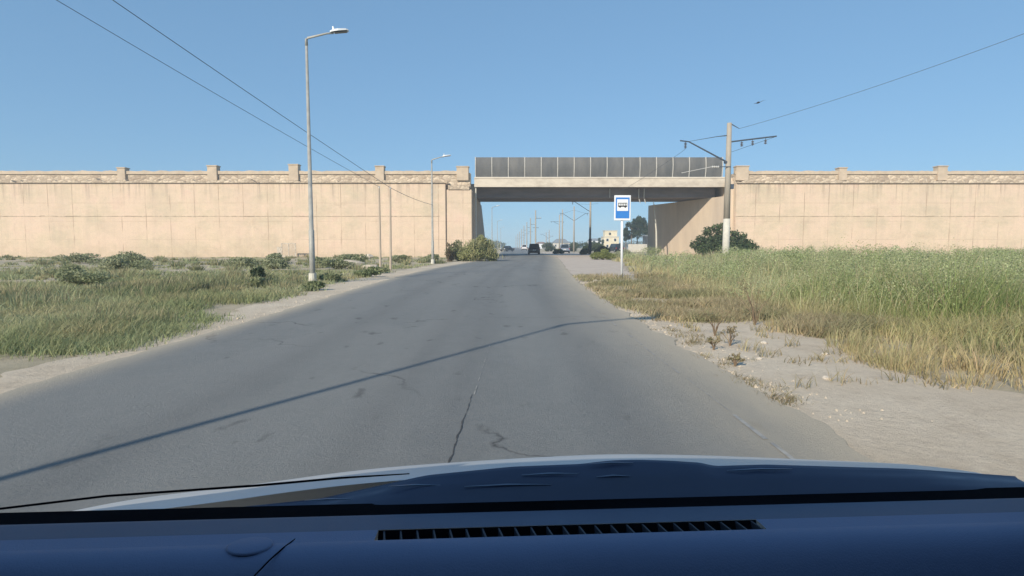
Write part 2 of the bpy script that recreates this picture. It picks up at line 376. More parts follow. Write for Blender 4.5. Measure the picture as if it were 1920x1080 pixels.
def leaves(name, lobes, n, size, pal, parent=None, flat=.3, shell=.55):
    """n leaf quads through ellipsoid lobes (x,y,z,rx,ry,rz)"""
    lb = np.array(lobes, float); wgt = lb[:, 3]*lb[:, 4]*lb[:, 5]; wgt = wgt**.8/np.sum(wgt**.8)
    k = rng.choice(len(lb), n, p=wgt); d = rng.normal(0, 1, (n, 3)); d /= np.linalg.norm(d, axis=1)[:, None]
    r = rng.uniform(shell, 1, n)**.7*(1+rng.normal(0, .07, n))
    # knobbly clumps
    ph = rng.uniform(0, 6, (len(lb), 3))
    kn = 1+.14*np.sin(d[:, 0]*6+ph[k, 0])*np.sin(d[:, 1]*6+ph[k, 1])+.10*np.sin(d[:, 2]*8+ph[k, 2])
    c = lb[k, :3]+d*lb[k, 3:]*(r*kn)[:, None]
    c[:, 2] = np.maximum(c[:, 2], size*.3)
    u = d+rng.normal(0, .8, (n, 3)); u /= np.linalg.norm(u, axis=1)[:, None]
    a = np.cross(u, rng.normal(0, 1, (n, 3))); a /= np.linalg.norm(a, axis=1)[:, None]; b = np.cross(u, a)
    s = size*rng.uniform(.55, 1.3, n); a *= s[:, None]; b *= (s*rng.uniform(.35, .6, n))[:, None]
    V = np.stack([c-a, c-b*.9, c+a, c+b*.9], 1).reshape(-1, 3)
    loops = np.arange(4*n); starts = np.arange(n)*4
    cl = pal[rng.integers(0, len(pal), len(lb))][k]*.6+pal[rng.integers(0, len(pal), n)]*.4
    cl = np.clip(cl*rng.uniform(.7, 1.3, (n, 1)), 0, 1)
    return np_mesh(name, V, loops, starts, np.repeat(cl[:, None, :], 4, 1).reshape(-1, 3), 'leaf', parent)

def shrub(name, label, cat, loc, r, h, n, size, pal, nl=9, group=None, stems=5, seed=0, squash=.8, flat_top=.5):
    rr = random.Random(seed); t = thing(name, label, cat, loc, 0, group)
    lob = []
    for i in range(nl):
        a = rr.uniform(0, 2*PI); q = rr.uniform(0, .75)*r; s = rr.uniform(.28, .5)
        z = rr.uniform(.25, .8)*h*(1-.4*q/r)
        lob.append((math.cos(a)*q, math.sin(a)*q*squash, z, r*s, r*s*squash, h*rr.uniform(.2, .32)))
    leaves('foliage', lob, n, size, np.array(pal), t)
    mb = MB()
    for i in range(stems):
        l = lob[i % len(lob)]; mb.tube([(rr.uniform(-.1, .1)*r, rr.uniform(-.1, .1)*r, -.03), (l[0]*.5, l[1]*.5, l[2]*.5), (l[0], l[1], l[2])], [.035*h**.5+.01, .025*h**.5, .01], 5)
    mb.build('stem', 'bark', t); return t

# ------------------------------------------------------------------ ground, road, verges
def ipl(tab, y):
    for i in range(len(tab)-1):
        (a, u), (b, v) = tab[i], tab[i+1]
        if y <= b or i == len(tab)-2:
            k = min(max((y-a)/(b-a), 0), 1); k2 = k; return u+(v-u)*k2
def smooth_tab(tab, y, w=3.0):
    return sum(ipl(tab, y+d*w) for d in (-1, -.5, 0, .5, 1))/5
RL = [(-14,-4.55),(10.3,-4.65),(17,-4.9),(24.4,-5.0),(30,-4.95),(37,-4.5),(46,-3.7),(55,-2.8),(64,-2.1),(75,-1.9),(90,-2.2),(120,-2.6),(300,-2.8),(900,-3)]
RR = [(-14,2.35),(10,2.25),(17,2.3),(24,2.65),(33,3.2),(43,3.9),(55,4.7),(71,5.6),(90,6.1),(120,6.2),(300,6.2),(900,6.2)]
mb = MB(); ys = [-60, -14, -4, 0, 6, 12, 20, 30, 45, 60, 75, 100, 150, 250, 400, 700]
xs = [-700, -200, -80, -40, -20, -10, 0, 10, 20, 40, 80, 200, 700]
for j in ys:
    for i in xs: mb.v.append((i, j, 0))
nx = len(xs)
for j in range(len(ys)-1):
    for i in range(nx-1): mb.f.append((j*nx+i, j*nx+i+1, (j+1)*nx+i+1, (j+1)*nx+i))
tag(mb.build('ground', 'ground'), kind='structure')
def ystep():
    y = -14.0; out = []
    while y < 690:
        out.append(y); y += .12 if y < 16 else .25 if y < 40 else .8 if y < 110 else 10
    return out
YS = ystep()
def rag(y, off, amp): return amp*(noise.noise(Vector((y*1.3, off, 0)))+.6*noise.noise(Vector((y*4.1, off, 3)))+.3*noise.noise(Vector((y*11, off, 5))))
def strip(name, mat, fl, fr, z, ys, uv=False, skirt=.0, nseg=8, label=None):
    mb = MB(); n = nseg+1
    for y in ys:
        a, b = fl(y), fr(y)
        for i in range(n): mb.v.append((a+(b-a)*i/nseg, y, z))
    for j in range(len(ys)-1):
        for i in range(nseg): mb.f.append((j*n+i, j*n+i+1, (j+1)*n+i+1, (j+1)*n+i))
    if skirt:
        for side, fx in ((0, fl), (1, fr)):
            o = len(mb.v); s = -1 if side == 0 else 1
            for y in ys: mb.v.append((fx(y), y, z)); mb.v.append((fx(y)+s*.03, y, z-skirt))
            for j in range(len(ys)-1): mb.f.append((o+2*j, o+2*j+1, o+2*j+3, o+2*j+2))
    me = bpy.data.meshes.new(name); me.from_pydata(mb.v, [], mb.f); me.update(); me.materials.append(MT[mat])
    if uv:
        ul = me.uv_layers.new(name='UVMap')
        for l in me.loops:
            co = me.vertices[l.vertex_index].co; a = smooth_tab(RL, co.y); b = smooth_tab(RR, co.y)
            ul.data[l.index].uv = ((co.x-a)/(b-a), co.y*.1)
    o = bpy.data.objects.new(name, me); COL.objects.link(o); tag(o, kind='structure')
    return o
strip('road', 'asphalt', lambda y: smooth_tab(RL, y)+rag(y, 1, .10), lambda y: smooth_tab(RR, y)+rag(y, 9, .12 if y < 30 else .2), .032, YS, uv=True, skirt=.035)
# sandy strips at both sides
strip('sandy_verge', 'sand', lambda y: smooth_tab(RL, y)-(.75+.75*min(1, max(0, (y-8)/8)))+rag(y*.6, 21, .55), lambda y: smooth_tab(RL, y)+.12, .008, [y for y in YS if y < 400])
strip('sandy_verge', 'sand', lambda y: smooth_tab(RR, y)-.15, lambda y: smooth_tab(RR, y)+(2.3 if y < 11 else max(.45, 2.3-(y-11)*.35))+rag(y*.6, 31, .5), .008, [y for y in YS if y < 24])
PADR = [(20,3.4),(23,4.0),(26,5.6),(30,6.2),(37,7.4),(47,9.2),(57,9.6),(72,11.5),(90,13.5),(125,14),(140,8.5)]
strip('lay_by', 'pad', lambda y: smooth_tab(RR, y)-.15, lambda y: ipl(PADR, y)+rag(y*.5, 41, .5), .012, [y for y in YS if 21 < y < 140])
# faint worn edge line, and the longitudinal joint that has opened up
mb = MB(); y = 2.0
while y < 15:
    l = random.uniform(.15, .8); wd = random.uniform(.006, .020)
    xx = 1.74+.03*noise.noise(Vector((y*.7, 0, 0)))
    if random.random() < .9: mb.add([(xx-wd, y, .036), (xx+wd, y, .036), (xx+wd*.9, y+l, .036), (xx-wd*.8, y+l, .036)], [(0, 1, 2, 3)])
    y += l+random.uniform(.02, .25)
tag(mb.build('edge_line', 'edge'), kind='structure')
mb = MB(); y = 2.2; px = -.40; first = True
while y < 4.9:
    l = random.uniform(.03, .08); wd = random.uniform(.002, .0065)*(1 if y < 4.1 else .5); nx_ = -.40+.02*(y-2.5)+.018*noise.noise(Vector((y*6, 1, 0)))+.008*noise.noise(Vector((y*19, 1, 0)))
    mb.add([(px-wd, y, .0365), (px+wd, y, .0365), (nx_+wd, y+l, .0365), (nx_-wd, y+l, .0365)], [(0, 1, 2, 3)]); px = nx_; y += l
tag(mb.build('road_crack', 'crackm'), kind='structure')
mb = MB(); y = 4.9
while y < 7.4:
    l = random.uniform(.05, .2); wd = random.uniform(.002, .006); xx = -.375+.02*(y-2.5)*.8
    mb.add([(xx-wd, y, .0365), (xx+wd, y, .0365), (xx+wd+.016*l, y+l, .0365), (xx-wd+.016*l, y+l, .0365)], [(0, 1, 2, 3)]); y += l+random.uniform(0, .25)
tag(mb.build('road_joint', 'edge'), kind='structure')

# ------------------------------------------------------------------ bridge and its walls
D = 72.0
def rough_top(mb, x0, x1, y0, y1, z0, zt, amp, step, seed):
    """a block with an uneven crest"""
    n = max(2, int((x1-x0)/step)); o = len(mb.v)
    for i in range(n+1):
        x = x0+(x1-x0)*i/n; z = zt+amp*noise.noise(Vector((x*.9, seed, 0)))+amp*.6*noise.noise(Vector((x*3.1, seed, 0)))
        mb.v += [(x, y0, z0), (x, y0, z), (x, y1, z), (x, y1, z0)]
    for i in range(n):
        a = o+4*i
        for q in range(4): mb.f.append((a+q, a+(q+1) % 4, a+4+(q+1) % 4, a+4+q))
    mb.f += [(o, o+3, o+2, o+1), (o+4*n, o+4*n+1, o+4*n+2, o+4*n+3)]
    return mb
YW = 70.6
def retaining(name, label, x0, x1, piers, seed, split):
    t = thing(name, label, 'wall', (0, 0, 0))
    mb = MB()
    if split:   # tall part, then the lower end bay
        mb.box(x0, split, YW, YW+3.4, -.3, 9.25); MB().box(split+.02, x1, YW+.25, YW+3.4, -.3, 8.45).build('end_bay', 'wall', t, bevel=.05)
    else: mb.box(x0, x1, YW, YW+3.4, -.3, 9.2)
    mb.build('wall_face', 'wall', t, bevel=.05)
    # half-height ledge of uneven mortar
    mb = MB(); n = int(abs(x1-x0)/.8)
    for i in range(n):
        a = x0+(x1-x0)*i/n; b = x0+(x1-x0)*(i+1)/n
        if split and b > split: break
        z = 5.12+.05*noise.noise(Vector((a*.5, seed, 0))); q = .03+.05*abs(noise.noise(Vector((a*1.1, seed+4, 0))))
        mb.box(a, b, YW-q, YW+.02, z-.035, z+.035)
    mb.build('mortar_ledge', 'rubble', t)
    # rubble slope above wall, cornice of broken stone, parapet
    mb = MB(); e = x1 if not split else split+.3
    rough_top(mb, x0, e, YW-.22, YW+.55, 9.24 if split else 9.19, 9.5, .42, .3, seed)
    if split: rough_top(MB(), split+.3, x1-.3, YW+.1, YW+.7, 8.44, 8.95, .3, .25, seed+2).build('broken_coping', 'rubble', t)
    mb.build('broken_coping', 'rubble', t)
    mb = MB(); rough_top(mb, x0, x1-.2, YW+.75, YW+2.2, 9.0 if not split else 8.45, 10.55, .12, .4, seed+1)
    mb.build('rubble_band', 'rubble', t)
    mb = MB(); rough_top(mb, x0, x1-.9 if split else x1, YW+.60, YW+1.0, 10.40, 10.80, .11, .35, seed+3); mb.build('parapet', 'parapet', t)
    for (px, wd, top) in piers:
        mb = MB(); mb.box(px-wd, px+wd, YW+.45, YW+1.35, 9.6, top); mb.box(px-wd-.07, px+wd+.07, YW+.38, YW+1.42, top, top+.14)
        mb.build('parapet_pier', 'parapet', t, bevel=.03)
    # earth fill carrying the upper road
    mb = MB(); mb.box(x0, x1-.5 if split else x1, YW+3.41, YW+15, -.2, 9.6); mb.build('embankment', 'ground', t)
    return t
retaining('retaining_wall', 'long peach rendered retaining wall on the left, with broken rubble coping, behind the street lamps', -125, -5.05,
          [(-49, .5, 11.1), (-37.6, .6, 11.35), (-27.4, .6, 11.5), (-16.6, .55, 11.3), (-6.2, .75, 11.25)], 3, -8.3)
mbt = retaining('retaining_wall', 'peach retaining wall on the right, behind the dark bush and tall concrete catenary pole', 28.0, 125,
          [(28.9, .8, 11.3), (41.5, .5, 11.1), (54, .6, 11.3)], 13, None)
# small cavities and patches on left wall
br = thing('bridge', 'concrete road bridge over the road, dark curved noise barrier along its top', 'bridge', (0, 0, 0))
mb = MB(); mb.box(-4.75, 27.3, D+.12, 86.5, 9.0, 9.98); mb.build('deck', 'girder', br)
mb = MB(); mb.prism_x([(D, 8.89), (D+.115, 8.89), (D+.115, 9.985), (D+.5, 9.985), (D+.5, 10.1), (D-.06, 10.1), (D-.06, 9.95), (D, 9.93)], -4.8, 27.4); mb.build('fascia_beam', 'concrete', br)
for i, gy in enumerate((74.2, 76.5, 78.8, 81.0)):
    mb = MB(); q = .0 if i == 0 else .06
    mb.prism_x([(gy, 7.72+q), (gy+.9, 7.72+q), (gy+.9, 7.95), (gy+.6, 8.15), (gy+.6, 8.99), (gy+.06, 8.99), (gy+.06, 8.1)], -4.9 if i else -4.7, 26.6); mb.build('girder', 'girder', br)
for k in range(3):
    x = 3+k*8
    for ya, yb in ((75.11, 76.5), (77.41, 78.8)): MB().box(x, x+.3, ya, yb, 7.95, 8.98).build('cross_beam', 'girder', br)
# abutments : left straight with a battered face, right skewed
mb = MB(); mb.add([(-14, D+.6, -.3), (-4.95, D+.6, -.3), (-3.9, 88, -.3), (-14, 88, -.3), (-14, D+.6, 7.70), (-4.85, D+.6, 7.70), (-4.75, 88, 7.70), (-14, 88, 7.70)],
     [(0,3,2,1),(4,5,6,7),(0,1,5,4),(1,2,6,5),(2,3,7,6),(3,0,4,7)])
mb.build('abutment', 'abut', br)
mb = MB(); mb.prism([(26.9, YW+.9), (29.5, YW+.9), (40, 90), (21.3, 88.2)], -.3, 7.70); mb.build('abutment', 'abut', br)
mb = MB(); mb.prism([(26.95, YW+.95), (28.0, YW+.95), (28.0, D-.08), (27.42, D-.08)], 7.705, 9.6); mb.prism([(27.42, D-.07), (28.2, D-.07), (30, 86), (27.42, 86)], 7.705, 9.98)
mb.build('bearing_shelf', 'abut', br)
mb = MB(); mb.box(-7.0, -4.82, YW+3.42, 86.5, 7.705, 9.5); mb.build('bearing_shelf', 'abut', br)
mb = MB(); mb.tube([(-4.62, D+.3, .0), (-4.62, D+.3, 8.9)], .09, 8); mb.build('drainpipe', 'polelight', br)
# noise barrier : curved dark sheets held by pale posts, its top leaning in slightly
nb = MB().box(-4.7, 27.25, D+.05, D+.13, 10.104, 10.16).build('noise_barrier', 'post', br)
def curve(z):   # y offset of the sheet
    k = (z-10.16)/2.5; return .10-.22*math.sin(k*PI*.9)+.05*k
for i in range(15):
    x0 = -4.6+i*2.09; x1 = x0+2.0
    mb = MB(); N = 8
    for k in range(N+1):
        z = 10.17+2.47*k/N; yy = D+.12+curve(z)
        mb.v += [(x0, yy, z), (x1, yy, z), (x1, yy+.06, z), (x0, yy+.06, z)]
    for k in range(N):
        for q in range(4): mb.f.append((4*k+q, 4*k+(q+1) % 4, 4*k+4+(q+1) % 4, 4*k+4+q))
    mb.f += [(0, 3, 2, 1), (4*N, 4*N+1, 4*N+2, 4*N+3)]
    mb.build('panel', 'panel', nb)
for i in range(16):
    x = -4.645+i*2.09
    if i == 15: x = 26.75
    mb = MB(); N = 8
    for k in range(N+1):
        z = 10.165+2.5*k/N; yy = D+.10+curve(z)
        mb.v += [(x-.045, yy-.05, z), (x+.045, yy-.05, z), (x+.045, yy+.12, z), (x-.045, yy+.12, z)]
    for k in range(N):
        for q in range(4): mb.f.append((4*k+q, 4*k+(q+1) % 4, 4*k+4+(q+1) % 4, 4*k+4+q))
    mb.f += [(0, 3, 2, 1), (4*N, 4*N+1, 4*N+2, 4*N+3)]
    mb.build('post', 'post', nb)
# hangers with insulators below the girders, for the railway wires
for i, hx in enumerate((12.8, 16.6, 17.3)):
    lab = ['lone pale bracket on the bridge girder above the bus stop sign', 'pale bracket on the girder, left one of the pair right of the sign',
           'pale bracket with insulator on the bridge girder, nearest the right abutment'][i]
    t = thing('wire_bracket', lab, 'bracket', (hx, 74.1, 7.72), 0, 'wire brackets under the bridge')
    MB().box(-.05, .05, -.10, .095, 0, 1.15).build('bracket', 'post', t)
    if i:
        mb = MB(); mb.tube([(0, -.02, 0), (.03, -.02, -.12), (.22, -.02, -.75)], .03, 6); mb.build('rod', 'polelight', t)
        mb = MB(); mb.tube([(.075, -.02, -.22), (.19, -.02, -.65)], .035, 6)
        for k in range(4): mb.tube([(.08+k*.035, -.02, -.25-k*.11), (.09+k*.035, -.02, -.30-k*.11)], [.10, .05], 8)
        mb.build('insulator', 'insul', t)

# ------------------------------------------------------------------ street lamps
def lamp(label, loc, h, az, group='street lamps along the left verge', arm=.95, k=1.0):
    t = thing('street_lamp', label, 'street lamp', loc, az, group)
    MB().tube([(0, 0, -.1), (0, 0, h*.22), (0, 0, h*.221), (0, 0, h)], [.105*k, .10*k, .082*k, .045*k], 12).build('pole', 'galv', t, smooth=True)
    MB().tube([(0, 0, 0), (0, 0, .35)], [.15, .14], 12).build('base_collar', 'polelight', t)
    MB().tube([(0, 0, h-.25), (0, 0, h-.03), (.05, 0, h+.03), (arm*.75, 0, h+.24), (arm, 0, h+.27)], [.055, .05, .045, .035, .033], 8).build('arm', 'galv', t, smooth=True)
    hd = thing('lamp_head', None, None); del hd
    rise = .15
    def P(u, v, w_): return (arm-.12+u*math.cos(rise)-w_*math.sin(rise), v, h+.285+u*math.sin(rise)+w_*math.cos(rise))
    secs = [(0, .06, .05), (.12, .12, .09), (.30, .15, .10), (.58, .14, .075), (.66, .10, .04)]
    mb = MB()
    for u, b, c in secs: mb.v += [P(u, -b, 0), P(u, b, 0), P(u, b*.85, c*.8), P(u, 0, c), P(u, -b*.85, c*.8)]
    for k in range(len(secs)-1):
        for q in range(5): mb.f.append((5*k+q, 5*k+(q+1) % 5, 5*k+5+(q+1) % 5, 5*k+5+q))
    mb.f += [(4, 3, 2, 1, 0), tuple(20+q for q in range(5))]
    lh = mb.build('lamp_housing', 'lamp', t)
    mb = MB(); mb.add([P(.14, -.11, -.004), P(.62, -.11, -.004), P(.62, .11, -.004), P(.14, .11, -.004), P(.17, -.09, -.035), P(.60, -.09, -.03), P(.60, .09, -.03), P(.17, .09, -.035)],
                      [(0,1,2,3),(7,6,5,4),(0,4,5,1),(1,5,6,2),(2,6,7,3),(3,7,4,0)]); mb.build('lens', 'lens', lh)
    MB().tube([P(.14, 0, .09), P(.14, 0, .2)], [.045, .035], 8).build('photocell', 'lamp', lh)
    return t
for o in [x for x in bpy.data.objects if x.name.startswith('lamp_head')]: bpy.data.objects.remove(o)
lamp('tall galvanised street lamp nearest the viewer on the left, its head against open sky', (-7.45, 20.9, 0), 8.85, R(12))
lamp('galvanised street lamp standing close before the left peach wall, left of the roadside bush', (-6.15, 43.5, 0), 7.95, R(12))
lamp('distant street lamp seen beneath the bridge just right of the left abutment', (-3.55, 100, 0), 8.2, R(12))
lamp('street lamp beside the viewer that throws the long thin shadow over the road', (-7.3, -4.2, 0), 8.85, R(18), arm=1.15, k=.65)
for o in [x for x in bpy.data.objects if x.name.startswith('lamp_head')]: bpy.data.objects.remove(o)

def post(label, loc, h, r=.06, lean=(0, 0), insul=True):
    t = thing('utility_post', label, 'post', loc, 0, 'thin posts before the left wall')
    MB().tube([(0, 0, -.1), (lean[0]*.5, lean[1]*.5, h*.5), (lean[0], lean[1], h)], [r, r*.85, r*.7], 8).build('pole', 'wood', t)
    MB().tube([(lean[0], 0, h), (lean[0], 0, h+.1)], [.03, .045], 8).build('insulator', 'insul', t)
    return t
t = thing('power_pole', 'tall power pole outside the photo at the left that carries the two slanting wires', 'pole', (-14.45, 8.0, 0))
MB().tube([(0, 0, -.1), (0, 0, 11.1)], [.16, .11], 10).build('pole', 'pole', t)
post('left one of the two thin pale posts standing side by side before the left wall', (-7.0, 29.8, 0), 4.4, .065)
post('right one of the two thin pale posts side by side, wires meeting at its top', (-6.85, 31.6, 0), 4.55, .07, (.05, 0))
post('thin pale post almost hidden behind the nearest street lamp', (-11.2, 31.5, 0), 4.7, .07)
def wire(label, a, b, sag, r=.014, mat='wire', n=24, group=None):
    a = Vector(a); b = Vector(b); pts = []
    for i in range(n+1):
        k = i/n; p = a.lerp(b, k); p.z -= sag*4*k*(1-k); pts.append(p)
    o = MB().tube(pts, r, 5).build('overhead_wire', mat); tag(o, label, 'wire', group); return o
wire('upper thin wire slanting down the sky to the right one of the two thin posts', (-14.35, 8.0, 10.9), (-6.8, 31.6, 4.62), .12, .012, group='wires on the left')
wire('lower thin wire slanting down the sky to the left one of the two thin posts', (-14.6, 8.1, 9.75), (-7.0, 29.8, 4.48), .15, .009, group='wires on the left')
wire('short dark wire from the right thin post to the street lamp by the wall', (-6.8, 31.6, 4.62), (-6.15, 43.5, 4.55), .1, .014, group='wires on the left')

# ------------------------------------------------------------------ bus stop sign
t = thing('bus_stop_sign', 'blue bus stop sign on a white post, standing at the edge of the gravel lay-by', 'sign', (4.62, 23.7, 0), R(2))
MB().tube([(0.03, 0, -.1), (0.0, 0, 3.3)], .055, 12).build('pole', 'signw', t, smooth=True)
bd = MB().box(-.35, .35, -.092, -.067, 2.43, 3.48).build('sign_board', 'signw', t, bevel=.012)
MB().box(-.290, .290, -.097, -.093, 2.52, 3.39).build('blue_field', 'signb', bd)
MB().box(-.235, .235, -.103, -.098, 2.83, 3.31).build('white_square', 'signw', bd)
mb = MB()   # bus pictogram, side view
mb.box(-.19, .19, -.109, -.104, 3.0, 3.05); mb.box(-.19, .19, -.109, -.104, 3.14, 3.165)
for x in (-.19, -.115, -.04, .035, .11, .17): mb.box(x, x+.02, -.1085, -.1035, 3.045, 3.145)
for x in (-.11, .11): mb.prism_y([(x+.035*math.cos(a*PI/5), 2.995+.035*math.sin(a*PI/5)) for a in range(10)], -.111, -.1055)
mb.build('bus_symbol', 'signk', bd)
for z in (2.62, 3.2): MB().box(-.05, .05, -.066, -.055, z, z+.04).build('clamp', 'galv', t)

# ------------------------------------------------------------------ catenary poles and utility poles
def insul_stack(mb, x, z, n=3, y=0):
    mb.tube([(x, y, z+.1), (x, y, z-.11*n)], .02, 6)
    for k in range(n): mb.tube([(x, y, z-.11*k), (x, y, z-.11*k-.06)], [.05, .12], 8)
def near_catenary():
    t = thing('catenary_pole', 'tall concrete railway catenary pole with whitewashed foot in front of the right wall', 'pole', (16.0, 42, 0), 0, 'railway catenary poles')
    MB().tube([(0, 0, 3.4), (0, 0, 10.4)], [.235, .17], 14).build('pole', 'pole', t, smooth=True)
    MB().tube([(0, 0, -.1), (0, 0, 3.4)], [.27, .24], 14).build('whitewashed_foot', 'polelight', t, smooth=True)
    a = MB(); a.tube([(-.2, 0, 7.62), (-2.95, 0, 9.05), (-3.6, 0, 9.13)], [.065, .05, .05], 8); a.tube([(-.2, -.15, 7.55), (-.2, .15, 7.55)], .09, 8)
    arm = a.build('cantilever_arm', 'steel', t)
    m = MB(); insul_stack(m, -3.2, 8.98, 4); m.build('insulator', 'insuld', arm)
    m = MB(); m.tube([(-.16, 0, 9.5), (-.9, 0, 9.42), (-2.9, 0, 9.08)], [.045, .028, .014], 6); m.build('stay_rod', 'steel', t)
    m = MB(); m.tube([(.1, -.2, 7.2), (-.75, -.2, 7.2)], .035, 6); b = m.build('side_bracket', 'steel', t)
    m = MB(); m.tube([(-.75, -.2, 7.2), (-1.3, -.2, 7.2)], .02, 5)
    for k in range(4): m.tube([(-.75-.14*k, -.2, 7.2), (-.83-.14*k, -.2, 7.2)], [.045, .085], 8)
    m.tube([(-1.3, -.2, 7.2), (-3.5, -.2, 6.75)], .016, 5); m.build('insulator', 'insul', b)
    m = MB(); m.tube([(.18, 0, 9.05), (1.4, 0, 9.2), (3.5, 0, 9.45)], .055, 8); m.tube([(.2, 0, 8.3), (3.4, 0, 9.4)], .014, 5); c = m.build('cross_arm', 'steel', t)
    for x in (.95, 1.75, 2.7): m = MB(); insul_stack(m, x, 9.02+.1*(x-1), 3); m.build('insulator', 'insuld', c)
    m = MB(); m.tube([(.1, 0, 10.35), (.55, 0, 10.1), (.75, 0, 10.0)], [.04, .03, .02], 6); m.build('top_bracket', 'steel', t)
    m = MB(); m.box(.2, .42, -.12, .12, 5.6, 5.95); m.build('junction_box', 'steel', t)
near_catenary()
wire('thin wire rising to the right from the top of the nearest catenary pole', (16.75, 42, 10.0), (30, 20, 13.5), .5, .014, group='railway wires')
wire('contact wire running from the nearest catenary pole under the bridge', (12.8, 42, 8.5), (11.6, 74, 7.2), .25, .012, group='railway wires')
wire('railway wire from the bridge bracket to the catenary pole beyond the bridge', (11.6, 76, 7.1), (11.0, 96, 8.6), .1, .012, group='railway wires')

def cat_pole(label, loc, h, sides, dark=False, cross=False):
    t = thing('catenary_pole', label, 'pole', loc, 0, 'railway catenary poles')
    z0 = 2.6 if dark else -.1
    MB().tube([(0, 0, z0), (0, 0, h)], [.19, .13], 10).build('pole', 'pole', t, smooth=True)
    if dark: MB().tube([(0, 0, -.1), (0, 0, 2.6)], [.27, .26], 10).build('black_foot', 'poleblack', t)
    for s in sides:
        m = MB(); m.tube([(s*.1, 0, h-3.2), (s*2.6, 0, h-1.6), (s*3.3, 0, h-1.55)], .055, 6); m.tube([(s*.1, 0, h-.9), (s*2.7, 0, h-1.6)], .02, 5); a = m.build('cantilever_arm', 'steel', t)
        m = MB(); insul_stack(m, s*3.0, h-1.7, 3); m.build('insulator', 'insuld', a)
    if cross:
        m = MB(); m.tube([(-2.6, 0, h-2.0), (1.3, 0, h-2.05)], .055, 6); m.tube([(-1.8, 0, h-2.0), (-.1, 0, h-2.8)], .04, 5); a = m.build('cross_arm', 'steel', t)
        for q in (-2.3, 1.1): m = MB(); insul_stack(m, q, h-2.1, 2); m.build('insulator', 'insuld', a)
cat_pole('catenary pole with a black painted foot beneath the bridge, left of the bus stop sign', (13.2, 95, 0), 10.4, (-1,), dark=True)
cat_pole('catenary pole with arms on both sides, left of the black footed one', (14.1, 128, 0), 10.4, (-1, 1))
cat_pole('plain thin catenary pole just right of the one with the wide cross arm', (12.7, 142, 0), 10.6, ())
cat_pole('distant catenary pole with a wide cross arm, above the blue grey van', (13.6, 161, 0), 10.4, (), cross=True)
cat_pole('small far catenary pole left of the one with the cross arm', (14.2, 215, 0), 7.6, (-1,))
cat_pole('farthest catenary pole right of the distant vans', (15.5, 255, 0), 7.6, (1,))
for i, (x, y, h) in enumerate([(7.0, 167, 12), (7.0, 213, 12), (6.7, 254, 12.2), (6.4, 302, 12.4), (6.0, 352, 12.2), (5.4, 410, 12), (4.9, 480, 12), (4.0, 560, 12)]):
    lab = ['largest power pole of the receding row beneath the bridge, right above the black car', 'second power pole of the receding row beneath the bridge',
           'third power pole of the receding row beneath the bridge', 'fourth power pole of the receding row beneath the bridge', 'fifth power pole of the receding row, above the white car',
           'sixth power pole of the receding row, left of the white car', 'seventh power pole of the receding row, thin with distance', 'last and faintest power pole of the receding row'][i]
    t = thing('power_pole', lab, 'pole', (x, y, 0), 0, 'power poles receding along the road')
    MB().tube([(0, 0, -.1), (0, 0, h)], [.20+y*.0002, .13+y*.0002], 8).build('pole', 'pole', t)
    ca = MB().box(-.2, 1.7, -.06, .06, h-2.4, h-2.25).build('cross_arm', 'steel', t); MB().box(-.9, .9, -.06, .06, h-5.2, h-5.08).build('cross_arm', 'steel', t)
    for q in (.9, 1.5): MB().tube([(q, 0, h-2.25), (q, 0, h-1.95)], .06, 6).build('insulator', 'insul', ca)
for i, (x, y, h, lab) in enumerate([(-3.9, 150, 8, 'small street lamp post far off on the left side of the road'), (-4.1, 205, 8, 'tiny far street lamp post left of the oncoming car')]):
    lamp(lab, (x, y, 0), h, R(12), group='far street lamps')
for o in [x for x in bpy.data.objects if x.name.startswith('lamp_head')]: bpy.data.objects.remove(o)
t = thing('leaning_post', 'pale slightly leaning post at the foot of the right abutment', 'post', (20.1, 78, 0))
MB().tube([(0, 0, -.1), (-.1, 0, 3.4), (-.5, 0, 7.2)], [.13, .11, .08], 8).build('pole', 'polelight', t)
MB().tube([(-.52, 0, 7.2), (-.58, 0, 7.45)], [.03, .05], 6).build('insulator', 'insul', t)

# bird
t = MB(); t.add([(-.55, 0, 0.0), (-.30, .1, .02), (-.05, .12, .10), (.05, .12, .11), (.35, .1, .24), (.62, 0, .27), (.33, -.06, .19), (.06, -.14, .06), (0, -.3, .02), (-.06, -.14, .05), (-.28, -.06, -.03), (0, .32, .10)],
    [(0, 10, 1), (1, 10, 9, 2), (2, 9, 8, 7, 3), (3, 7, 6, 4), (4, 6, 5), (2, 3, 11)])
b = t.tube([(0, -.25, .03), (0, -.05, .08), (0, .2, .10), (0, .36, .10)], [.02, .07, .06, .01], 6).build('bird', 'birdm')
b.location = (18.0, 41.8, 11.75); tag(b, 'small dark bird gliding in the sky above the nearest catenary pole', 'bird')

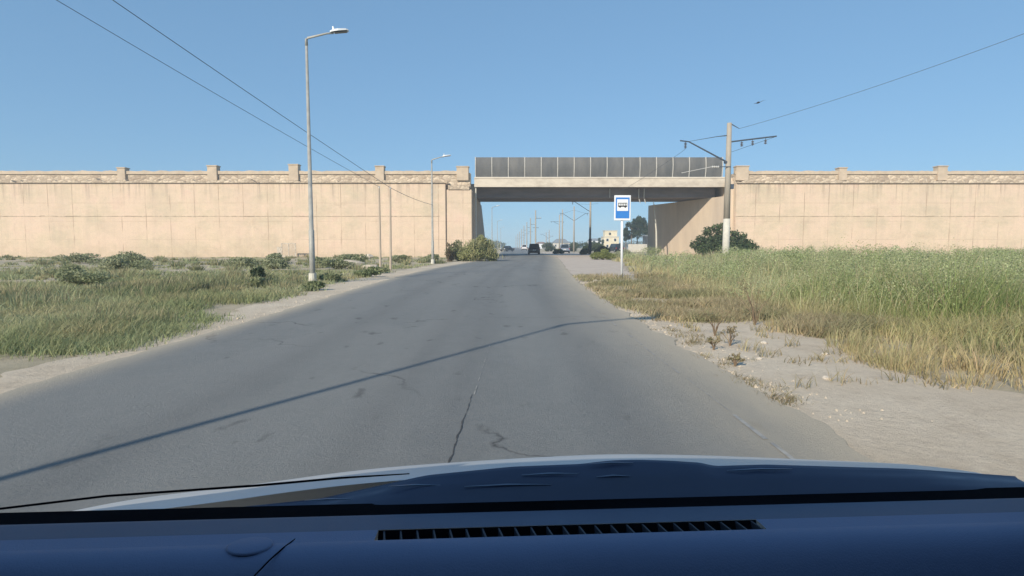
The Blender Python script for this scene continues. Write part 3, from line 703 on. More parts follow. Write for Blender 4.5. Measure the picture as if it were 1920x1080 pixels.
# ------------------------------------------------------------------ vehicles
def vehicle(label, loc, rz, paint, w=1.85, h=1.75, l=4.7, kind='suv', cat='car', plate=True):
    t = thing('parked_car' if kind == 'van' else 'car', label, cat, loc, rz)
    hw = w/2; f = l/2; bl = h*.56
    if kind == 'sedan': top = [(-f*.62, bl), (-f*.28, h), (f*.12, h), (f*.45, bl)]
    elif kind == 'van': top = [(-f*.97, bl), (-f*.9, h), (f*.35, h), (f*.72, bl)]
    else: top = [(-f*.95, bl), (-f*.78, h), (f*.18, h), (f*.48, bl)]
    low = [(-f, .42), (-f*.99, .78), (-f*.96, bl-.02), (-f*.4, bl+.02), (f*.5, bl), (f*.93, bl*.86), (f, .66), (f, .34), (f*.8, .24), (-f*.8, .24), (-f*.97, .30)]
    mb = MB(); n = len(low); xs_ = [(-hw*.93, .03), (-hw, 0), (hw, 0), (hw*.93, .03)]
    for x, ins in xs_:
        for y, z in low: mb.v.append((x, y*(1-ins*.5), z-(ins if z > .8 else -ins)*.6))
    for k in range(3):
        for i in range(n): mb.f.append((k*n+i, k*n+(i+1) % n, (k+1)*n+(i+1) % n, (k+1)*n+i))
    mb.f += [tuple(range(n)), tuple(range(4*n-1, 3*n-1, -1))]
    body = mb.build('body', paint, t, bevel=.02)
    rw = hw*.80
    (ya, za), (yb, zb), (yc, zc), (yd, zd) = top
    mb = MB()
    mb.add([(-hw*.94, ya, za-.02), (hw*.94, ya, za-.02), (rw, yb, zb), (-rw, yb, zb), (-hw*.94, yd, zd-.02), (hw*.94, yd, zd-.02), (rw, yc, zc), (-rw, yc, zc)],
           [(0, 1, 2, 3), (3, 2, 6, 7), (7, 6, 5, 4), (0, 3, 7, 4), (1, 5, 6, 2), (0, 4, 5, 1)])
    mb.build('cabin', paint, t, bevel=.05)
    def quad(name, P, a, b, off, mat, par):   # inset quad laid just outside a cabin face
        A, B, C_, D_ = [Vector(p) for p in P]; c = (A+B+C_+D_)/4; nrm = (B-A).cross(D_-A).normalized()
        q = [A.lerp(c, a), B.lerp(c, a), C_.lerp(c, b), D_.lerp(c, b)]
        mb = MB(); mb.add([p+nrm*off for p in q]+[p-nrm*.03 for p in q], [(0,1,2,3),(7,6,5,4),(0,4,5,1),(1,5,6,2),(2,6,7,3),(3,7,4,0)])
        return mb.build(name, mat, par)
    C = [(-hw*.94, ya, za), (hw*.94, ya, za), (rw, yb, zb), (-rw, yb, zb), (-hw*.94, yd, zd), (hw*.94, yd, zd), (rw, yc, zc), (-rw, yc, zc)]
    quad('rear_window', [C[0], C[1], C[2], C[3]], .16, .2, .012, 'glass', t)
    quad('windscreen', [C[5], C[4], C[7], C[6]], .1, .12, .012, 'glass', t)
    quad('side_window', [C[4], C[0], C[3], C[7]], .13, .17, .012, 'glass', t)
    quad('side_window', [C[1], C[5], C[6], C[2]], .13, .17, .012, 'glass', t)
    for sx in (-1, 1):
        for yy in (-f*.62, f*.6):
            x0, x1 = sx*(hw-.20), sx*(hw+.015)
            wh = MB().tube([(x0, yy, .34), (x1, yy, .34)], .34, 16).build('wheel', 'rubber', t)
            MB().tube([(x1+sx*.002, yy, .34), (x1+sx*.014, yy, .34)], [.21, .18], 12).build('rim', 'rim', wh)
        m = MB(); m.box(sx*hw*.93-.13, sx*hw*.93+.07, -f-.012, -f+.12, .78, bl*.98) if kind != 'sedan' else m.box(sx*hw*.80-.2, sx*hw*.80+.17, -f-.012, -f+.12, .62, .80)
        m.build('tail_light', 'redlens', t)
        MB().box(sx*hw*.75-.17, sx*hw*.75+.17, f-.1, f+.012, .62, .76).build('headlight', 'plate', t)
        MB().box(sx*(hw+.11)-.09, sx*(hw+.11)+.09, f*.33, f*.38, bl+.02, bl+.16).build('mirror', paint, t)
    MB().box(-hw*.9, hw*.9, -f-.06, -f+.06, .30, .52).build('rear_bumper', 'trimblack', t)
    if plate: MB().box(-.26, .26, -f-.075, -f-.061 if False else -f-.02, .66, .78).build('number_plate', 'plate', t)
    return t
vehicle('black car driving away beyond the bridge, in the middle of the road', (3.62, 93, .035), 0, 'black')
vehicle('white car far ahead, just left of the black car', (4.0, 185, .035), 0, 'white', 1.8, 1.9, 4.6, 'suv')
vehicle('oncoming dark car with pale bonnet at the far left lane beneath the bridge', (-1.35, 150, .035), R(180-32), 'darkgrey', 1.85, 1.45, 4.6, 'sedan')
vehicle('blue grey van standing on the gravel right of the road beyond the bridge', (10.3, 110, .02), R(-4), 'bluegrey', 1.95, 1.75, 4.6, 'van', 'van')
vehicle('black van parked off the road behind the bus stop sign post', (24.2, 131, .01), R(15), 'black', 2.0, 1.95, 4.8, 'van', 'van')

# ------------------------------------------------------------------ far buildings
def house(label, loc, w_, d, h, wall, roof, rows, cols, pitch=1.2, rz=0, top=None, cat='building', chimney=False):
    t = thing('house', label, cat, loc, rz)
    MB().box(-w_/2, w_/2, 0, d, -.2, h).build('wall', wall, t)
    if pitch: MB().add([(-w_/2-.3, -.3, h+.004), (w_/2+.3, -.3, h+.004), (w_/2+.3, d+.3, h+.004), (-w_/2-.3, d+.3, h+.004), (-w_/4, d/2, h+pitch), (w_/4, d/2, h+pitch)],
             [(0, 3, 2, 1), (0, 1, 5, 4), (1, 2, 5), (2, 3, 4, 5), (3, 0, 4)]).build('roof', roof, t)
    else: MB().box(-w_/2-.15, w_/2+.15, -.15, d+.15, h+.004, h+.3).build('roof', roof, t)
    for r_ in range(rows):
        for c in range(cols):
            x = -w_/2+w_*(c+.5)/cols; z = h*(r_+.55)/rows
            wn = MB().box(x-.55, x+.55, -.05, .03, z-.65, z+.65).build('window', 'signw', t)
            MB().box(x-.45, x+.45, -.06, -.051, z-.55, z+.55).build('pane', 'glass', wn)
    if top:
        MB().box(-w_*top, w_*top, .6, d-.6, h+.31, h+2.6).build('upper_storey', wall, t)
        MB().box(-w_*top-.2, w_*top+.2, .4, d-.4, h+2.604, h+2.85).build('upper_roof', roof, t)
        MB().box(-.9, -.1, .54, .61, h+.9, h+1.9).build('window', 'glass', t)
    return t
house('tall cream house with a smaller top storey beyond the bridge, left of the sign post', (41.5, 235, 0), 6.4, 6, 5.2, 'cream', 'paleblock', 2, 2, 0, top=.4)
house('long low grey roofed building far behind the blue grey van', (26.3, 300, 0), 9, 8, 3.2, 'paleblock', 'roofg', 1, 3, 2.2)
house('small white house far off, right of the black car', (17, 330, 0), 6, 5, 3.0, 'signw', 'roofr', 1, 2, 1.0)
house('low dark grey hut beside the right abutment beyond the bridge', (35.0, 142, 0), 2.6, 3, 3.9, 'darkgrey', 'roofg', 1, 1, 0)
house('pale far house among the bushes right of the black footed pole', (44.5, 300, 0), 7, 6, 4.4, 'signw', 'roofg', 1, 2, 1.2)
w1 = MB().box(28.6, 33.2, 138, 138.3, -.1, 1.9).build('garden_wall', 'paleblock'); tag(w1, 'low pale block wall under the trees right of the sign post', 'wall')

# ------------------------------------------------------------------ trees beyond the bridge
DG = [(.035, .060, .030), (.050, .078, .034), (.065, .090, .042), (.045, .070, .045)]
def tree(name, label, loc, h, r, seed, crown_lo=.45, n=2600, group=None, pal=DG, size=.22, cat='tree'):
    rr = random.Random(seed); t = thing(name, label, cat, loc, 0, group)
    lean = rr.uniform(-.05, .05)*h
    tr = MB(); tr.tube([(0, 0, -.1), (lean*.4, 0, h*.35), (lean, 0, h*.8)], [.16, .13, .06], 8)
    lob = []
    for i in range(9):
        z = h*(crown_lo+(1-crown_lo)*(i+.5)/9)*.97; q = r*rr.uniform(.1, .75)*(1-.4*(i/9)); a = rr.uniform(0, 2*PI)
        x, y = lean*.8+math.cos(a)*q, math.sin(a)*q; s = r*rr.uniform(.32, .5)
        lob.append((x, y, z-.2, s, s, s*rr.uniform(.7, 1.0)))
        tr.tube([(lean*.5, 0, z*.72), (x, y, z-.2)], [.06, .02], 5)
    tr.build('trunk', 'bark', t, smooth=True); leaves('crown', lob, n, size, np.array(pal), t, shell=.3); return t
for i, (px, y, h, r, lab) in enumerate([(1173, 152, 6.6, 1.5, 'shortest of the bare stemmed trees beyond the bridge, leftmost of its group'), (1184, 150, 8.2, 1.9, 'second tree from the left in the group beyond the bridge'),
        (1193, 154, 9.9, 2.1, 'tallest tree of the group beyond the bridge, its crown leaning up'), (1209, 148, 8.8, 2.7, 'broadest tree of the group beyond the bridge, beside the right abutment')]):
    tree('broadleaf_tree', lab, ((px-960)/1050*y, y, 0), h, r, 50+i, .52, 2600, 'trees beyond the bridge')
for i, (px, y, h) in enumerate([(1122, 205, 4.6), (1114, 215, 3.6), (1130, 212, 4.0)]):
    tree('cypress', ['tallest narrow dark cypress left of the cream house', 'left narrow cypress nearest the black footed pole', 'right narrow cypress nearest the cream house'][i], ((px-960)/1050*y, y, 0), h, .9, 70+i, .15, 900, 'cypresses beyond the bridge', size=.28)
# low dark bushes either side of the van, and greener ones behind
HP = [(.045, .065, .028), (.06, .085, .035), (.075, .10, .045)]
bl = [(8.3, 101, 1.0, 1.1, 'low dark bush just left of the blue grey van'), (13.9, 103, 1.6, 1.5, 'dark bush just right of the blue grey van'), (12.2, 92.5, 1.2, 1.15, 'low dark bush at the foot of the black footed pole, its left side'),
      (14.9, 92, 1.5, 1.4, 'dark bush at the foot of the black footed pole, its right side'), (18.5, 120, 2.2, 2.2, 'rounded green bush left of the black van'), (22, 160, 3.2, 2.9, 'broad bush behind the black van'),
      (15.0, 150, 2.4, 2.4, 'green bush behind the blue grey van'), (19.5, 175, 2.6, 3.0, 'bush between the van and the cream house'), (12.2, 190, 3.0, 2.7, 'far bush above the gravel, right of the black car'), (9.6, 150, 1.2, 1.6, 'small bush beside the road right of the black car')]
for i, (x, y, r, h, lab) in enumerate(bl):
    shrub('bush', lab, 'bush', (x, y, 0), r, h, 1500, .13+.0006*y, HP, 8, 'low bushes beyond the bridge', 3, 100+i)
# far off woodland that reads as one mass
lob = []; rr = random.Random(5)
for i in range(150):
    x = rr.uniform(-330, 330); y = rr.uniform(400, 560)
    if abs(x-1) < 14: continue
    s = rr.uniform(3, 7); lob.append((x, y, s*.45, s*1.8, s, s*.55))
tw = leaves('far_treeline', lob, 16000, 1.3, np.array(DG)); tag(tw, 'low far off line of trees on the horizon', 'trees', kind='stuff')

# ------------------------------------------------------------------ bushes near the wall
OL = [(.27, .29, .12), (.33, .34, .16), (.38, .37, .19), (.23, .26, .11)]
LG = [(.17, .21, .10), (.22, .26, .13), (.26, .28, .15)]
# feathery pale bush at the left end of the bridge
t = thing('bush', 'large feathery yellow green bush at the road edge before the left abutment', 'bush', (-2.9, 50.5, 0))
lob = [(0, 0, .9, 1.1, .9, .9), (.8, .1, .7, .8, .8, .75), (-.9, 0, .75, .9, .8, .75), (.3, .2, 1.6, .7, .7, .65), (-.4, -.1, 1.4, .7, .7, .6), (1.15, .2, .4, .6, .6, .45), (-1.5, .1, .45, .7, .6, .5), (.05, 0, 2.05, .4, .4, .4), (.7, 0, 1.5, .5, .5, .5)]
leaves('foliage', lob, 9000, .085, np.array(OL), t, shell=.3)
m = MB(); rr = random.Random(3)
for l in lob: m.tube([(0, 0, -.05), (l[0]*.5, l[1]*.5, l[2]*.5), l[:3]], [.05, .03, .01], 5)
m.build('stem', 'bark', t)
n = 1100; P = np.stack([rng.normal(0, .75, n), rng.normal(0, .5, n), rng.uniform(.2, 1.6, n)], 1)
V, L_, St, T = blades(P, rng.uniform(.25, .6, n), np.full(n, .05), rng.normal(.1, .35, (n, 2)), np.array([.38, .37, .19])*rng.uniform(.7, 1.3, (n, 1)))
np_mesh('plume', V, L_, St, T, 'blade', t)
BR = [(.13, .10, .06), (.17, .13, .08), (.14, .15, .06), (.11, .13, .05)]
shrub('bush', 'brownish leafy bush at the left side of the large feathery bush', 'bush', (-4.9, 51.5, 0), 1.25, 2.0, 4200, .095, BR+LG, 10, None, 6, 8)
shrub('bush', 'low brown tipped bush, leftmost of the three at the left abutment', 'bush', (-5.7, 49.8, 0), .6, 1.75, 900, .09, BR, 6, None, 5, 21)
RB = [(.065, .10, .04), (.085, .125, .05), (.11, .15, .065), (.075, .10, .05)]
t = thing('bush', 'large dark green leafy bush behind the nearest catenary pole', 'bush', (22.3, 60, 0))
lob = [(-.2, 0, 2.1, .9, .9, .9), (-1.2, 0, 1.7, .9, .9, .8), (-2.2, -.2, 2.0, .65, .6, .55), (-2.8, 0, 1.5, .5, .5, .5), (-1.4, 0, 2.9, .6, .6, .55), (-.5, .1, 3.3, .55, .55, .45), (.5, 0, 2.9, .6, .6, .5), (1.2, 0, 1.9, .8, .8, .7), (1.5, 0, 2.7, .5, .5, .4),
       (2.2, 0, 1.9, .7, .7, .6), (2.9, .1, 1.5, .7, .7, .6), (3.6, 0, 1.3, .5, .5, .45), (2.4, 0, 2.5, .4, .4, .35), (0, 0, 1.2, 1.4, 1.0, .8), (-1.8, 0, 1.1, 1.0, .9, .7), (2.0, 0, 1.1, 1.4, 1, .7), (.1, 0, 3.6, .35, .35, .3)]
leaves('foliage', lob, 9000, .14, np.array(RB), t, shell=.35)
m = MB()
for l in lob: m.tube([(l[0]*.2, 0, -.05), (l[0]*.6, l[1]*.5, l[2]*.5), l[:3]], [.08, .05, .015], 6)
m.build('stem', 'bark', t)

# ------------------------------------------------------------------ small things by the left wall
t = thing('gate', 'small pale metal gate leaning at the foot of the left wall', 'gate', (-27.3, 68.6, 0))
m = MB()
for x in (-.85, 0, .85): m.box(x-.05, x+.05, -.05, .05, 0, 1.75)
for z in (.15, 1.7): m.box(-.8, .8, -.04, .04, z-.05, z+.05)
m.build('frame', 'gate', t)
for k in range(12): x = -.74+k*.135; MB().box(x-.015, x+.015, -.015, .015, .2, 1.65).build('bar', 'gate', t)
MB().box(-1.4, -.95, -.03, .03, 0, 1.3).build('side_post', 'gate', t)
def rockmesh(r, seed, flat=.6):
    bm = bmesh.new(); bmesh.ops.create_icosphere(bm, subdivisions=2, radius=r); vs = []
    for v in bm.verts:
        k = 1+.35*noise.noise(v.co*(1.6/r)+Vector((seed, 0, 0))); v.co *= k; v.co.z *= flat
    me = bpy.data.meshes.new('rock'); bm.to_mesh(me); bm.free(); me.materials.append(MT['stone']); return me
def rock(label, loc, r, seed, group=None, mat=None, flat=.6):
    o = bpy.data.objects.new('rock', rockmesh(r, seed, flat)); COL.objects.link(o); o.location = loc
    if mat: o.data.materials[0] = MT[mat]
    return tag(o, label, 'rock', group)
rock('white stone lying on the left grass near the foot of the wall', (-15.6, 61, .25), .5, 2)
rock('pale earth mound in the grass between the nearest lamp and the thin posts', (-10.6, 37, .05), 1.0, 9, mat='sand', flat=.45)
rock('second low earth mound left of the thin posts, near the sandy verge', (-8.5, 33.5, 0), .7, 12, mat='sand', flat=.4)
for i, (x, y, r_, l) in enumerate([(3.08, 20.6, .14, 'biggest white stone at the right road edge below the lay-by'), (2.92, 20.0, .09, 'small pale stone at the near side of the biggest white stone'),
        (3.35, 20.9, .10, 'pale stone just right of the biggest white stone'), (2.78, 16.9, .10, 'whitish stone alone at the road edge nearer the viewer'), (4.3, 18.7, .09, 'small stone in the dry grass left below the bus stop sign')]):
    rock(l, (x, y, .04), r_, 30+i, 'stones at the right road edge')
rr = random.Random(77)
for i, (x, y, rad, l) in enumerate([(2.95, 6.6, .035, 'grey brown stone on the bare dirt near the low dry sprigs'), (3.5, 7.7, .05, 'rounded stone between the dry weeds of the right shoulder'), (3.9, 6.9, .04, 'small stone farthest right on the bare dirt'), (3.2, 5.6, .045, 'flat stone on the dirt nearest the viewer')]):
    rock(l, (x, y, .012), rad, 90+i, 'stones at the right road edge')
m = MB(); m.add([(0, 0, .01), (.16, .03, .02), (.19, .14, .012), (.09, .17, .05), (-.03, .11, .015), (.07, .08, .07)], [(0, 1, 5), (1, 2, 5), (2, 3, 5), (3, 4, 5), (4, 0, 5)])
o = m.build('plastic_bag', 'signw'); o.location = (3.45, 13.0, .02); tag(o, 'crumpled scrap of white plastic in the dry grass at the right road edge', 'litter')
# crumbs of broken asphalt and gravel : nobody could count them
bm_v = []; bm_f = []; mbs = MB()
for i in range(1300):
    if i < 900: y = random.uniform(4.2, 24); x = smooth_tab(RR, y)+abs(random.gauss(.05, .35))
    else: y = random.uniform(7, 30); x = smooth_tab(RL, y)-abs(random.gauss(.05, .3))
    s = random.uniform(.004, .013)*(1 if random.random() < .93 else 2); 
    mbs.add([(x-s, y-s*.8, .0), (x+s, y-s, .0), (x+s*.8, y+s, .0), (x-s, y+s*.9, .0), (x-s*.4, y, .008+s*1.1), (x+s*.4, y+.2*s, .008+s)], [(0,1,5,4),(1,2,5),(2,3,4,5),(3,0,4)])
tag(mbs.build('gravel_crumbs', 'sand'), 'loose gravel crumbs along both road edges', 'gravel', kind='stuff')

# ------------------------------------------------------------------ grasses
GREEN = np.array([.29, .34, .16]); PALE = np.array([.46, .49, .28]); STRAW = np.array([.56, .46, .26]); BRIGHT = np.array([.24, .31, .095]); DUSTY = np.array([.33, .345, .20])
def mix3(a, b, k): k = np.clip(k, 0, 1)[:, None]; return a*(1-k)+b*k
REEDL = [(9, 5.7), (10.5, 5.0), (14.5, 4.9), (18, 5.3), (21, 5.7), (27, 6.2), (37, 7.7), (47, 9.6), (53, 9.0), (57, 8.4), (60, 8.9), (68, 10.8)]
def sample(n, y0, y1, xl, xr, p=1.0):
    u = rng.uniform(0, 1, n)
    y = 1/((1/y0)*(1-u)+(1/y1)*u) if p == 1 else y0+(y1-y0)*u
    a = np.array([xl(v) for v in y]); b = np.array([xr(v) for v in y]); x = a+(b-a)*rng.uniform(0, 1, n); return x, y
# tall rough grass, right : separate rounded clumps of uneven height over a lower mixed sward
xl = lambda y: ipl(REEDL, y)
def rpal(x, y):
    k1 = fnoise(x, y, .16, 1)*1.2+.45+rng.normal(0, .3, len(x)); k2 = fnoise(x, y, .3, 7)+rng.normal(0, .22, len(x))
    c = mix3(PALE, GREEN, k1); e = np.clip((np.array([ipl(REEDL, v) for v in y])+1.8-x)/1.8, 0, 1)
    c = mix3(c, STRAW, e*.6+np.clip(k2, 0, .8))
    nb = np.clip((15.5-y)/4, 0, 1)*np.clip(fnoise(x, y, .35, 12)*2+.5, 0, 1); return mix3(c, BRIGHT, nb*.7)
def edge_in(x, y): return np.clip((x-np.array([ipl(REEDL, v) for v in y]))/2.5, 0, 1)
x, y = sample(470, 8.6, 68, xl, lambda y: max(xl(y)+3, min(1.02*y+1, 70)))
u = rng.uniform(0, 1, len(x)); e = edge_in(x, y)
hh = (.42+.40*e+.60*u**2*e)*(1+.85*fnoise(x, y, .33, 3)+.25*fnoise(x, y, .9, 6))*(.86+.30*np.clip((y-10)/25, 0, 1)); rr_ = hh*rng.uniform(.5, 1.05, len(x))*(1+.008*y)
mounds('grass_clumps', x, y, rr_, np.clip(hh*.85, .2, 1.35), 150, rpal(x, y)*rng.uniform(.68, 1.18, (len(x), 1)), 'rounded clumps of tall green and straw coloured grass covering the right bank', 'tall grass')
x, y = sample(1900, 7.5, 68, xl, lambda y: max(xl(y)+3, min(1.02*y+1, 70)))
grass('rough_sward', x, y, lambda a, b: (.28+.22*edge_in(a, b))*(1+.5*fnoise(a, b, .6, 3)), 22, .22, .008, lambda a, b: mix3(rpal(a, b), STRAW*.85, rng.uniform(0, .7, len(a))), 'lower dry sward between the tall clumps of the right bank', 'grass', lean=(.2, .05), bend=.5)
# feathery leafy weeds mixed in, in three bands so that leaf size suits the distance
FW = np.array([(.33, .40, .18), (.38, .43, .23), (.42, .44, .27), (.24, .31, .11), (.42, .40, .24), (.29, .35, .15)])
for b0, b1, cnt, lf, sz in ((9.4, 17, 42, 60000, .019), (17, 32, 58, 50000, .033), (32, 66, 80, 38000, .06)):
    x, y = sample(cnt, b0, b1, lambda y: xl(y)+.5, lambda y: max(xl(y)+3, min(1.0*y+1, 66))); lob = []
    for a, b in zip(x, y):
        e_ = min(1, (a-xl(b))/3); h0 = rng.uniform(.75, 1.45)*(.60+.5*e_); q = rng.uniform(.6, 1.25)*(1+b*.008)
        for k in range(7):
            an, qq = rng.uniform(0, 2*PI), q*rng.uniform(0, .85)
            lob.append((a+math.cos(an)*qq, b+math.sin(an)*qq, h0*rng.uniform(.45, .78)*(1-.3*qq/q), q*rng.uniform(.25, .5), q*rng.uniform(.25, .5), h0*rng.uniform(.2, .36)))
    tag(leaves('leafy_weeds', lob, lf, sz, FW, shell=.35), ['pale green leafy weeds nearest the road in the right bank', 'pale green leafy weeds in the middle of the right bank', 'far pale green leafy weeds of the right bank before the wall'][0 if b0 < 10 else 1 if b0 < 20 else 2], 'weeds', kind='stuff')
# thin straw seed stalks above
x, y = sample(900, 9, 66, xl, lambda y: max(xl(y)+3, min(1.02*y+1, 70)))
grass('seed_stalks', x, y, lambda a, b: (.75+.35*edge_in(a, b))*(1+.25*fnoise(a, b, .4, 8)), 5, .2, .004, lambda a, b: mix3(np.tile(PALE*1.1, (len(a), 1)), STRAW, rng.uniform(0, 1, len(a))), 'pale seed stalks standing above the right grass clumps', 'tall grass', lean=(.25, .1), bend=.25, wk=.0005)
# scrub closer to the viewer, on the right shoulder outside the bare strip
x, y = sample(650, 3.2, 9.6, lambda y: 4.0+.25*max(0, 9-y)*.2, lambda y: max(8, 1.1*y+3))
keep = fnoise(x, y, .5, 60)+rng.normal(0, .15, len(x)) > -.12; x, y = x[keep], y[keep]; u = rng.uniform(0, 1, len(x))
mounds('shoulder_scrub', x, y, .14+.22*u, .10+.30*u**1.5+.25*np.clip((x-5)/3, 0, 1), 90, mix3(np.tile(STRAW, (len(x), 1)), np.array([.30, .31, .15]), fnoise(x, y, .5, 61)*1.5+.5), 'low mixed scrub on the right shoulder nearest the viewer', 'scrub', wmin=.004)
# dry low grass between the road and the reeds
x, y = sample(2600, 8.2, 25, lambda y: smooth_tab(RR, y)+.2+1.0*max(0, (12.5-y)/5), lambda y: ipl(REEDL, y)+.5)
keep = (fnoise(x, y, .7, 9)+.30*np.clip((y-9)/6, 0, 1) > .10) & ~((y > 21) & (x > 3.4) & (x < 5.4) & (rng.uniform(0, 1, len(x)) < .75)); x, y = x[keep], y[keep]
grass('dry_grass', x, y, lambda a, b: .13+.14*np.clip((a-smooth_tab(RR, 15))/2.5, 0, 1)+.07*fnoise(a, b, 1.1, 2), 22, .14, .007,
      lambda a, b: mix3(np.tile(np.array([.50, .42, .26]), (len(a), 1)), np.array([.34, .33, .18]), fnoise(a, b, .6, 15)*1.5+fnoise(a, b, 2.2, 16)*1.2+rng.normal(0, .25, len(a))+.34)*rng.uniform(.62, 1.12, (len(a), 1)), 'short dry grass between the road edge and the tall grass', 'grass', bend=.6)
# sparse straw weeds near the right edge of the frame
x, y = sample(170, 5.2, 11, lambda y: smooth_tab(RR, y)+.5, lambda y: smooth_tab(RR, y)+6)
grass('straw_weeds', x, y, lambda a, b: .10+.16*rng.uniform(0, 1, len(a))**2, 16, .06, .004, lambda a, b: mix3(np.tile(STRAW, (len(a), 1)), np.array([.24, .20, .11]), rng.uniform(0, 1, len(a))), 'sparse straw weeds on the sandy right shoulder', 'weeds', bend=.55)
# grass of the left side
x, y = sample(6800, 7.0, 70.2, lambda y: -max(12, min(1.05*y+2, 75)), lambda y: smooth_tab(RL, y)-.75-.75*min(1, max(0, (y-8)/8))+.2)
edge = np.array([smooth_tab(RL, v) for v in y])-x
keep = (fnoise(x, y, .30, 20)*1.3+fnoise(x, y, 1.2, 22)*.4 > -.12+.30*np.clip(1.8-edge, 0, 1)); x, y = x[keep], y[keep]
def lpal(x, y):
    k = fnoise(x, y, .25, 30)*1.3+.5; return mix3(mix3(np.tile(DUSTY*1.2, (len(x), 1)), GREEN*.85, k*.8), STRAW*.9, np.clip(fnoise(x, y, .8, 33)+.15, 0, 1)*.9)
grass('scrub_grass', x, y, lambda a, b: (.12+.16*np.clip(fnoise(a, b, .35, 25)+.3, 0, 1))*(1+.3*rng.normal(0, 1, len(a)).clip(-1, 1)), 24, .20, .008, lpal, 'dry olive scrub grass between the left road edge and the peach wall', 'grass', bend=.5)
x, y = sample(900, 8.5, 69, lambda y: -max(12, min(1.05*y+2, 75)), lambda y: smooth_tab(RL, y)-1.3-.4*min(1, max(0, (y-8)/8)))
keep = fnoise(x, y, .13, 70)+.5*fnoise(x, y, .5, 71) > -.10; x, y = x[keep], y[keep]; u = rng.uniform(0, 1, len(x))
hh = .22+.34*u**2+.12*np.clip((y-25)/20, 0, 1)
mounds('scrub_clumps', x, y, hh*rng.uniform(.7, 1.5, len(x)), hh, 110, lpal(x, y)*rng.uniform(.62, 1.1, (len(x), 1)), 'grey green clumps scattered over the left field', 'scrub', out=.9)
# individual low shrubs on the left
SP = [(.26, .29, .16), (.32, .34, .20), (.36, .37, .23), (.23, .26, .13)]
SPOTS = [(-16.4, 34.6, 1.2, .80, 'grey green low shrub at the frame edge left of the nearest lamp, behind the grass'), (-14.2, 33.8, 1.3, .78, 'rounded low shrub left of the nearest lamp'), (-12.4, 35.5, 1.1, .72, 'low shrub just left of the nearest lamp post'),
         (-10.2, 33, 1.1, .78, 'low shrub just right of the nearest lamp post'), (-12.9, 45, 1.4, .85, 'wide shrub beneath the wall right of the nearest lamp'), (-9.6, 48, 1.2, .7, 'low shrub behind the left thin post'),
         (-6.9, 47.5, 1.2, .75, 'low shrub behind the wall lamp foot'), (-18.4, 44, 1.3, .9, 'shrub before the small gate'), (-6.9, 21.5, .6, .35, 'dark tuft at the foot of the nearest lamp'), (-6.1, 17.0, .55, .32, 'dark green tuft by the sandy verge nearer than the lamp'),
         (-8.4, 18.6, .7, .36, 'dark low plant left of the nearest lamp foot'), (-6.3, 24.5, .7, .35, 'dark low plant at the verge right of the nearest lamp'), (-6.9, 28.0, .8, .33, 'long dark plant at the verge below the thin posts'),
         (-10.1, 22.4, .45, .55, 'small dark green bush at the left edge of the photo'), (-21, 30, 1.4, .9, 'broad shrub farther left beyond the small dark bush'), (-26, 38, 1.6, .95, 'broad shrub far left beneath the wall'),
         (-14.5, 19, 1.0, .7, 'shrub at the near left of the field'), (-34, 44, 1.7, 1.0, 'leftmost broad shrub beneath the wall'), (-19, 24, .9, .6, 'small shrub in the left field')]
for i, (x, y, r, h, lab) in enumerate(SPOTS):
    dk = DG if i == 13 else LG if i in (8, 9, 10, 11, 12) else SP
    shrub('low_shrub', lab, 'shrub', (x, y, 0), r, h, int(1500+800*r), .028+.0011*y, dk, 8, 'low shrubs on the left verge', 3, 200+i, squash=.7)
# clump left of the sign on the lay-by edge
YG = [(.22, .25, .075), (.27, .29, .10), (.19, .22, .08)]
shrub('low_shrub', 'bright yellow green clump on the edge of the gravel lay-by, left of the sign post', 'shrub', (9.2, 56.5, 0), 1.35, 1.25, 3500, .08, YG, 9, 'clumps at the lay-by', 4, 300)
shrub('low_shrub', 'duller green clump behind the sign post at the lay-by edge', 'shrub', (11.3, 58, 0), 1.2, 1.1, 2500, .08, SP, 8, 'clumps at the lay-by', 4, 301)
# dry stalk weeds on the right shoulder, one by one
for i, (x, y, h, lab) in enumerate([(3.05, 8.35, .42, 'tall branching dry weed on the right shoulder, its stalk dark'), (2.62, 7.2, .16, 'low dry sprig at the broken asphalt edge, middle one'), (2.5, 6.2, .13, 'low dark sprig at the broken edge near the frame border'),
                                    (4.15, 9.5, .75, 'tall straw stalk in front of the bright green grass at the right'), (2.95, 7.5, .25, 'slanting dry twig beside the tall branching weed')]):
    t = thing('dry_weed', lab, 'weed', (x, y, .01), 0, 'dry weeds on the right shoulder'); m = MB(); rr = random.Random(i+60)
    tips = []
    for k in range(9):
        a = rr.uniform(0, 2*PI); q = h*rr.uniform(.2, .6); p = (math.cos(a)*q, math.sin(a)*q, h*rr.uniform(.5, 1)); tips.append(p)
        m.tube([(0, 0, -.02), (p[0]*.25, p[1]*.25, p[2]*.45), p], [.008, .005, .003], 5)
    m.build('stalk', 'twig', t)
    leaves('foliage', [(*p, .09*h+.02, .09*h+.02, .08*h+.02) for p in tips], 150, .018, np.array([(.25, .2, .12), (.34, .28, .16), (.2, .19, .1)]), t, shell=.1)
x, y = sample(120, 4.6, 10.6, lambda y: smooth_tab(RR, y)-.02, lambda y: smooth_tab(RR, y)+.55)
keep = fnoise(x, y, 1.6, 50) > 0; x, y = x[keep], y[keep]
grass('edge_weeds', x, y, lambda a, b: .035+.05*rng.uniform(0, 1, len(a)), 22, .06, .006, lambda a, b: mix3(np.tile(np.array([.24, .20, .12]), (len(a), 1)), np.array([.40, .34, .21]), rng.uniform(0, 1, len(a))), 'low dark weeds growing in the broken asphalt edge', 'weeds', bend=.9)

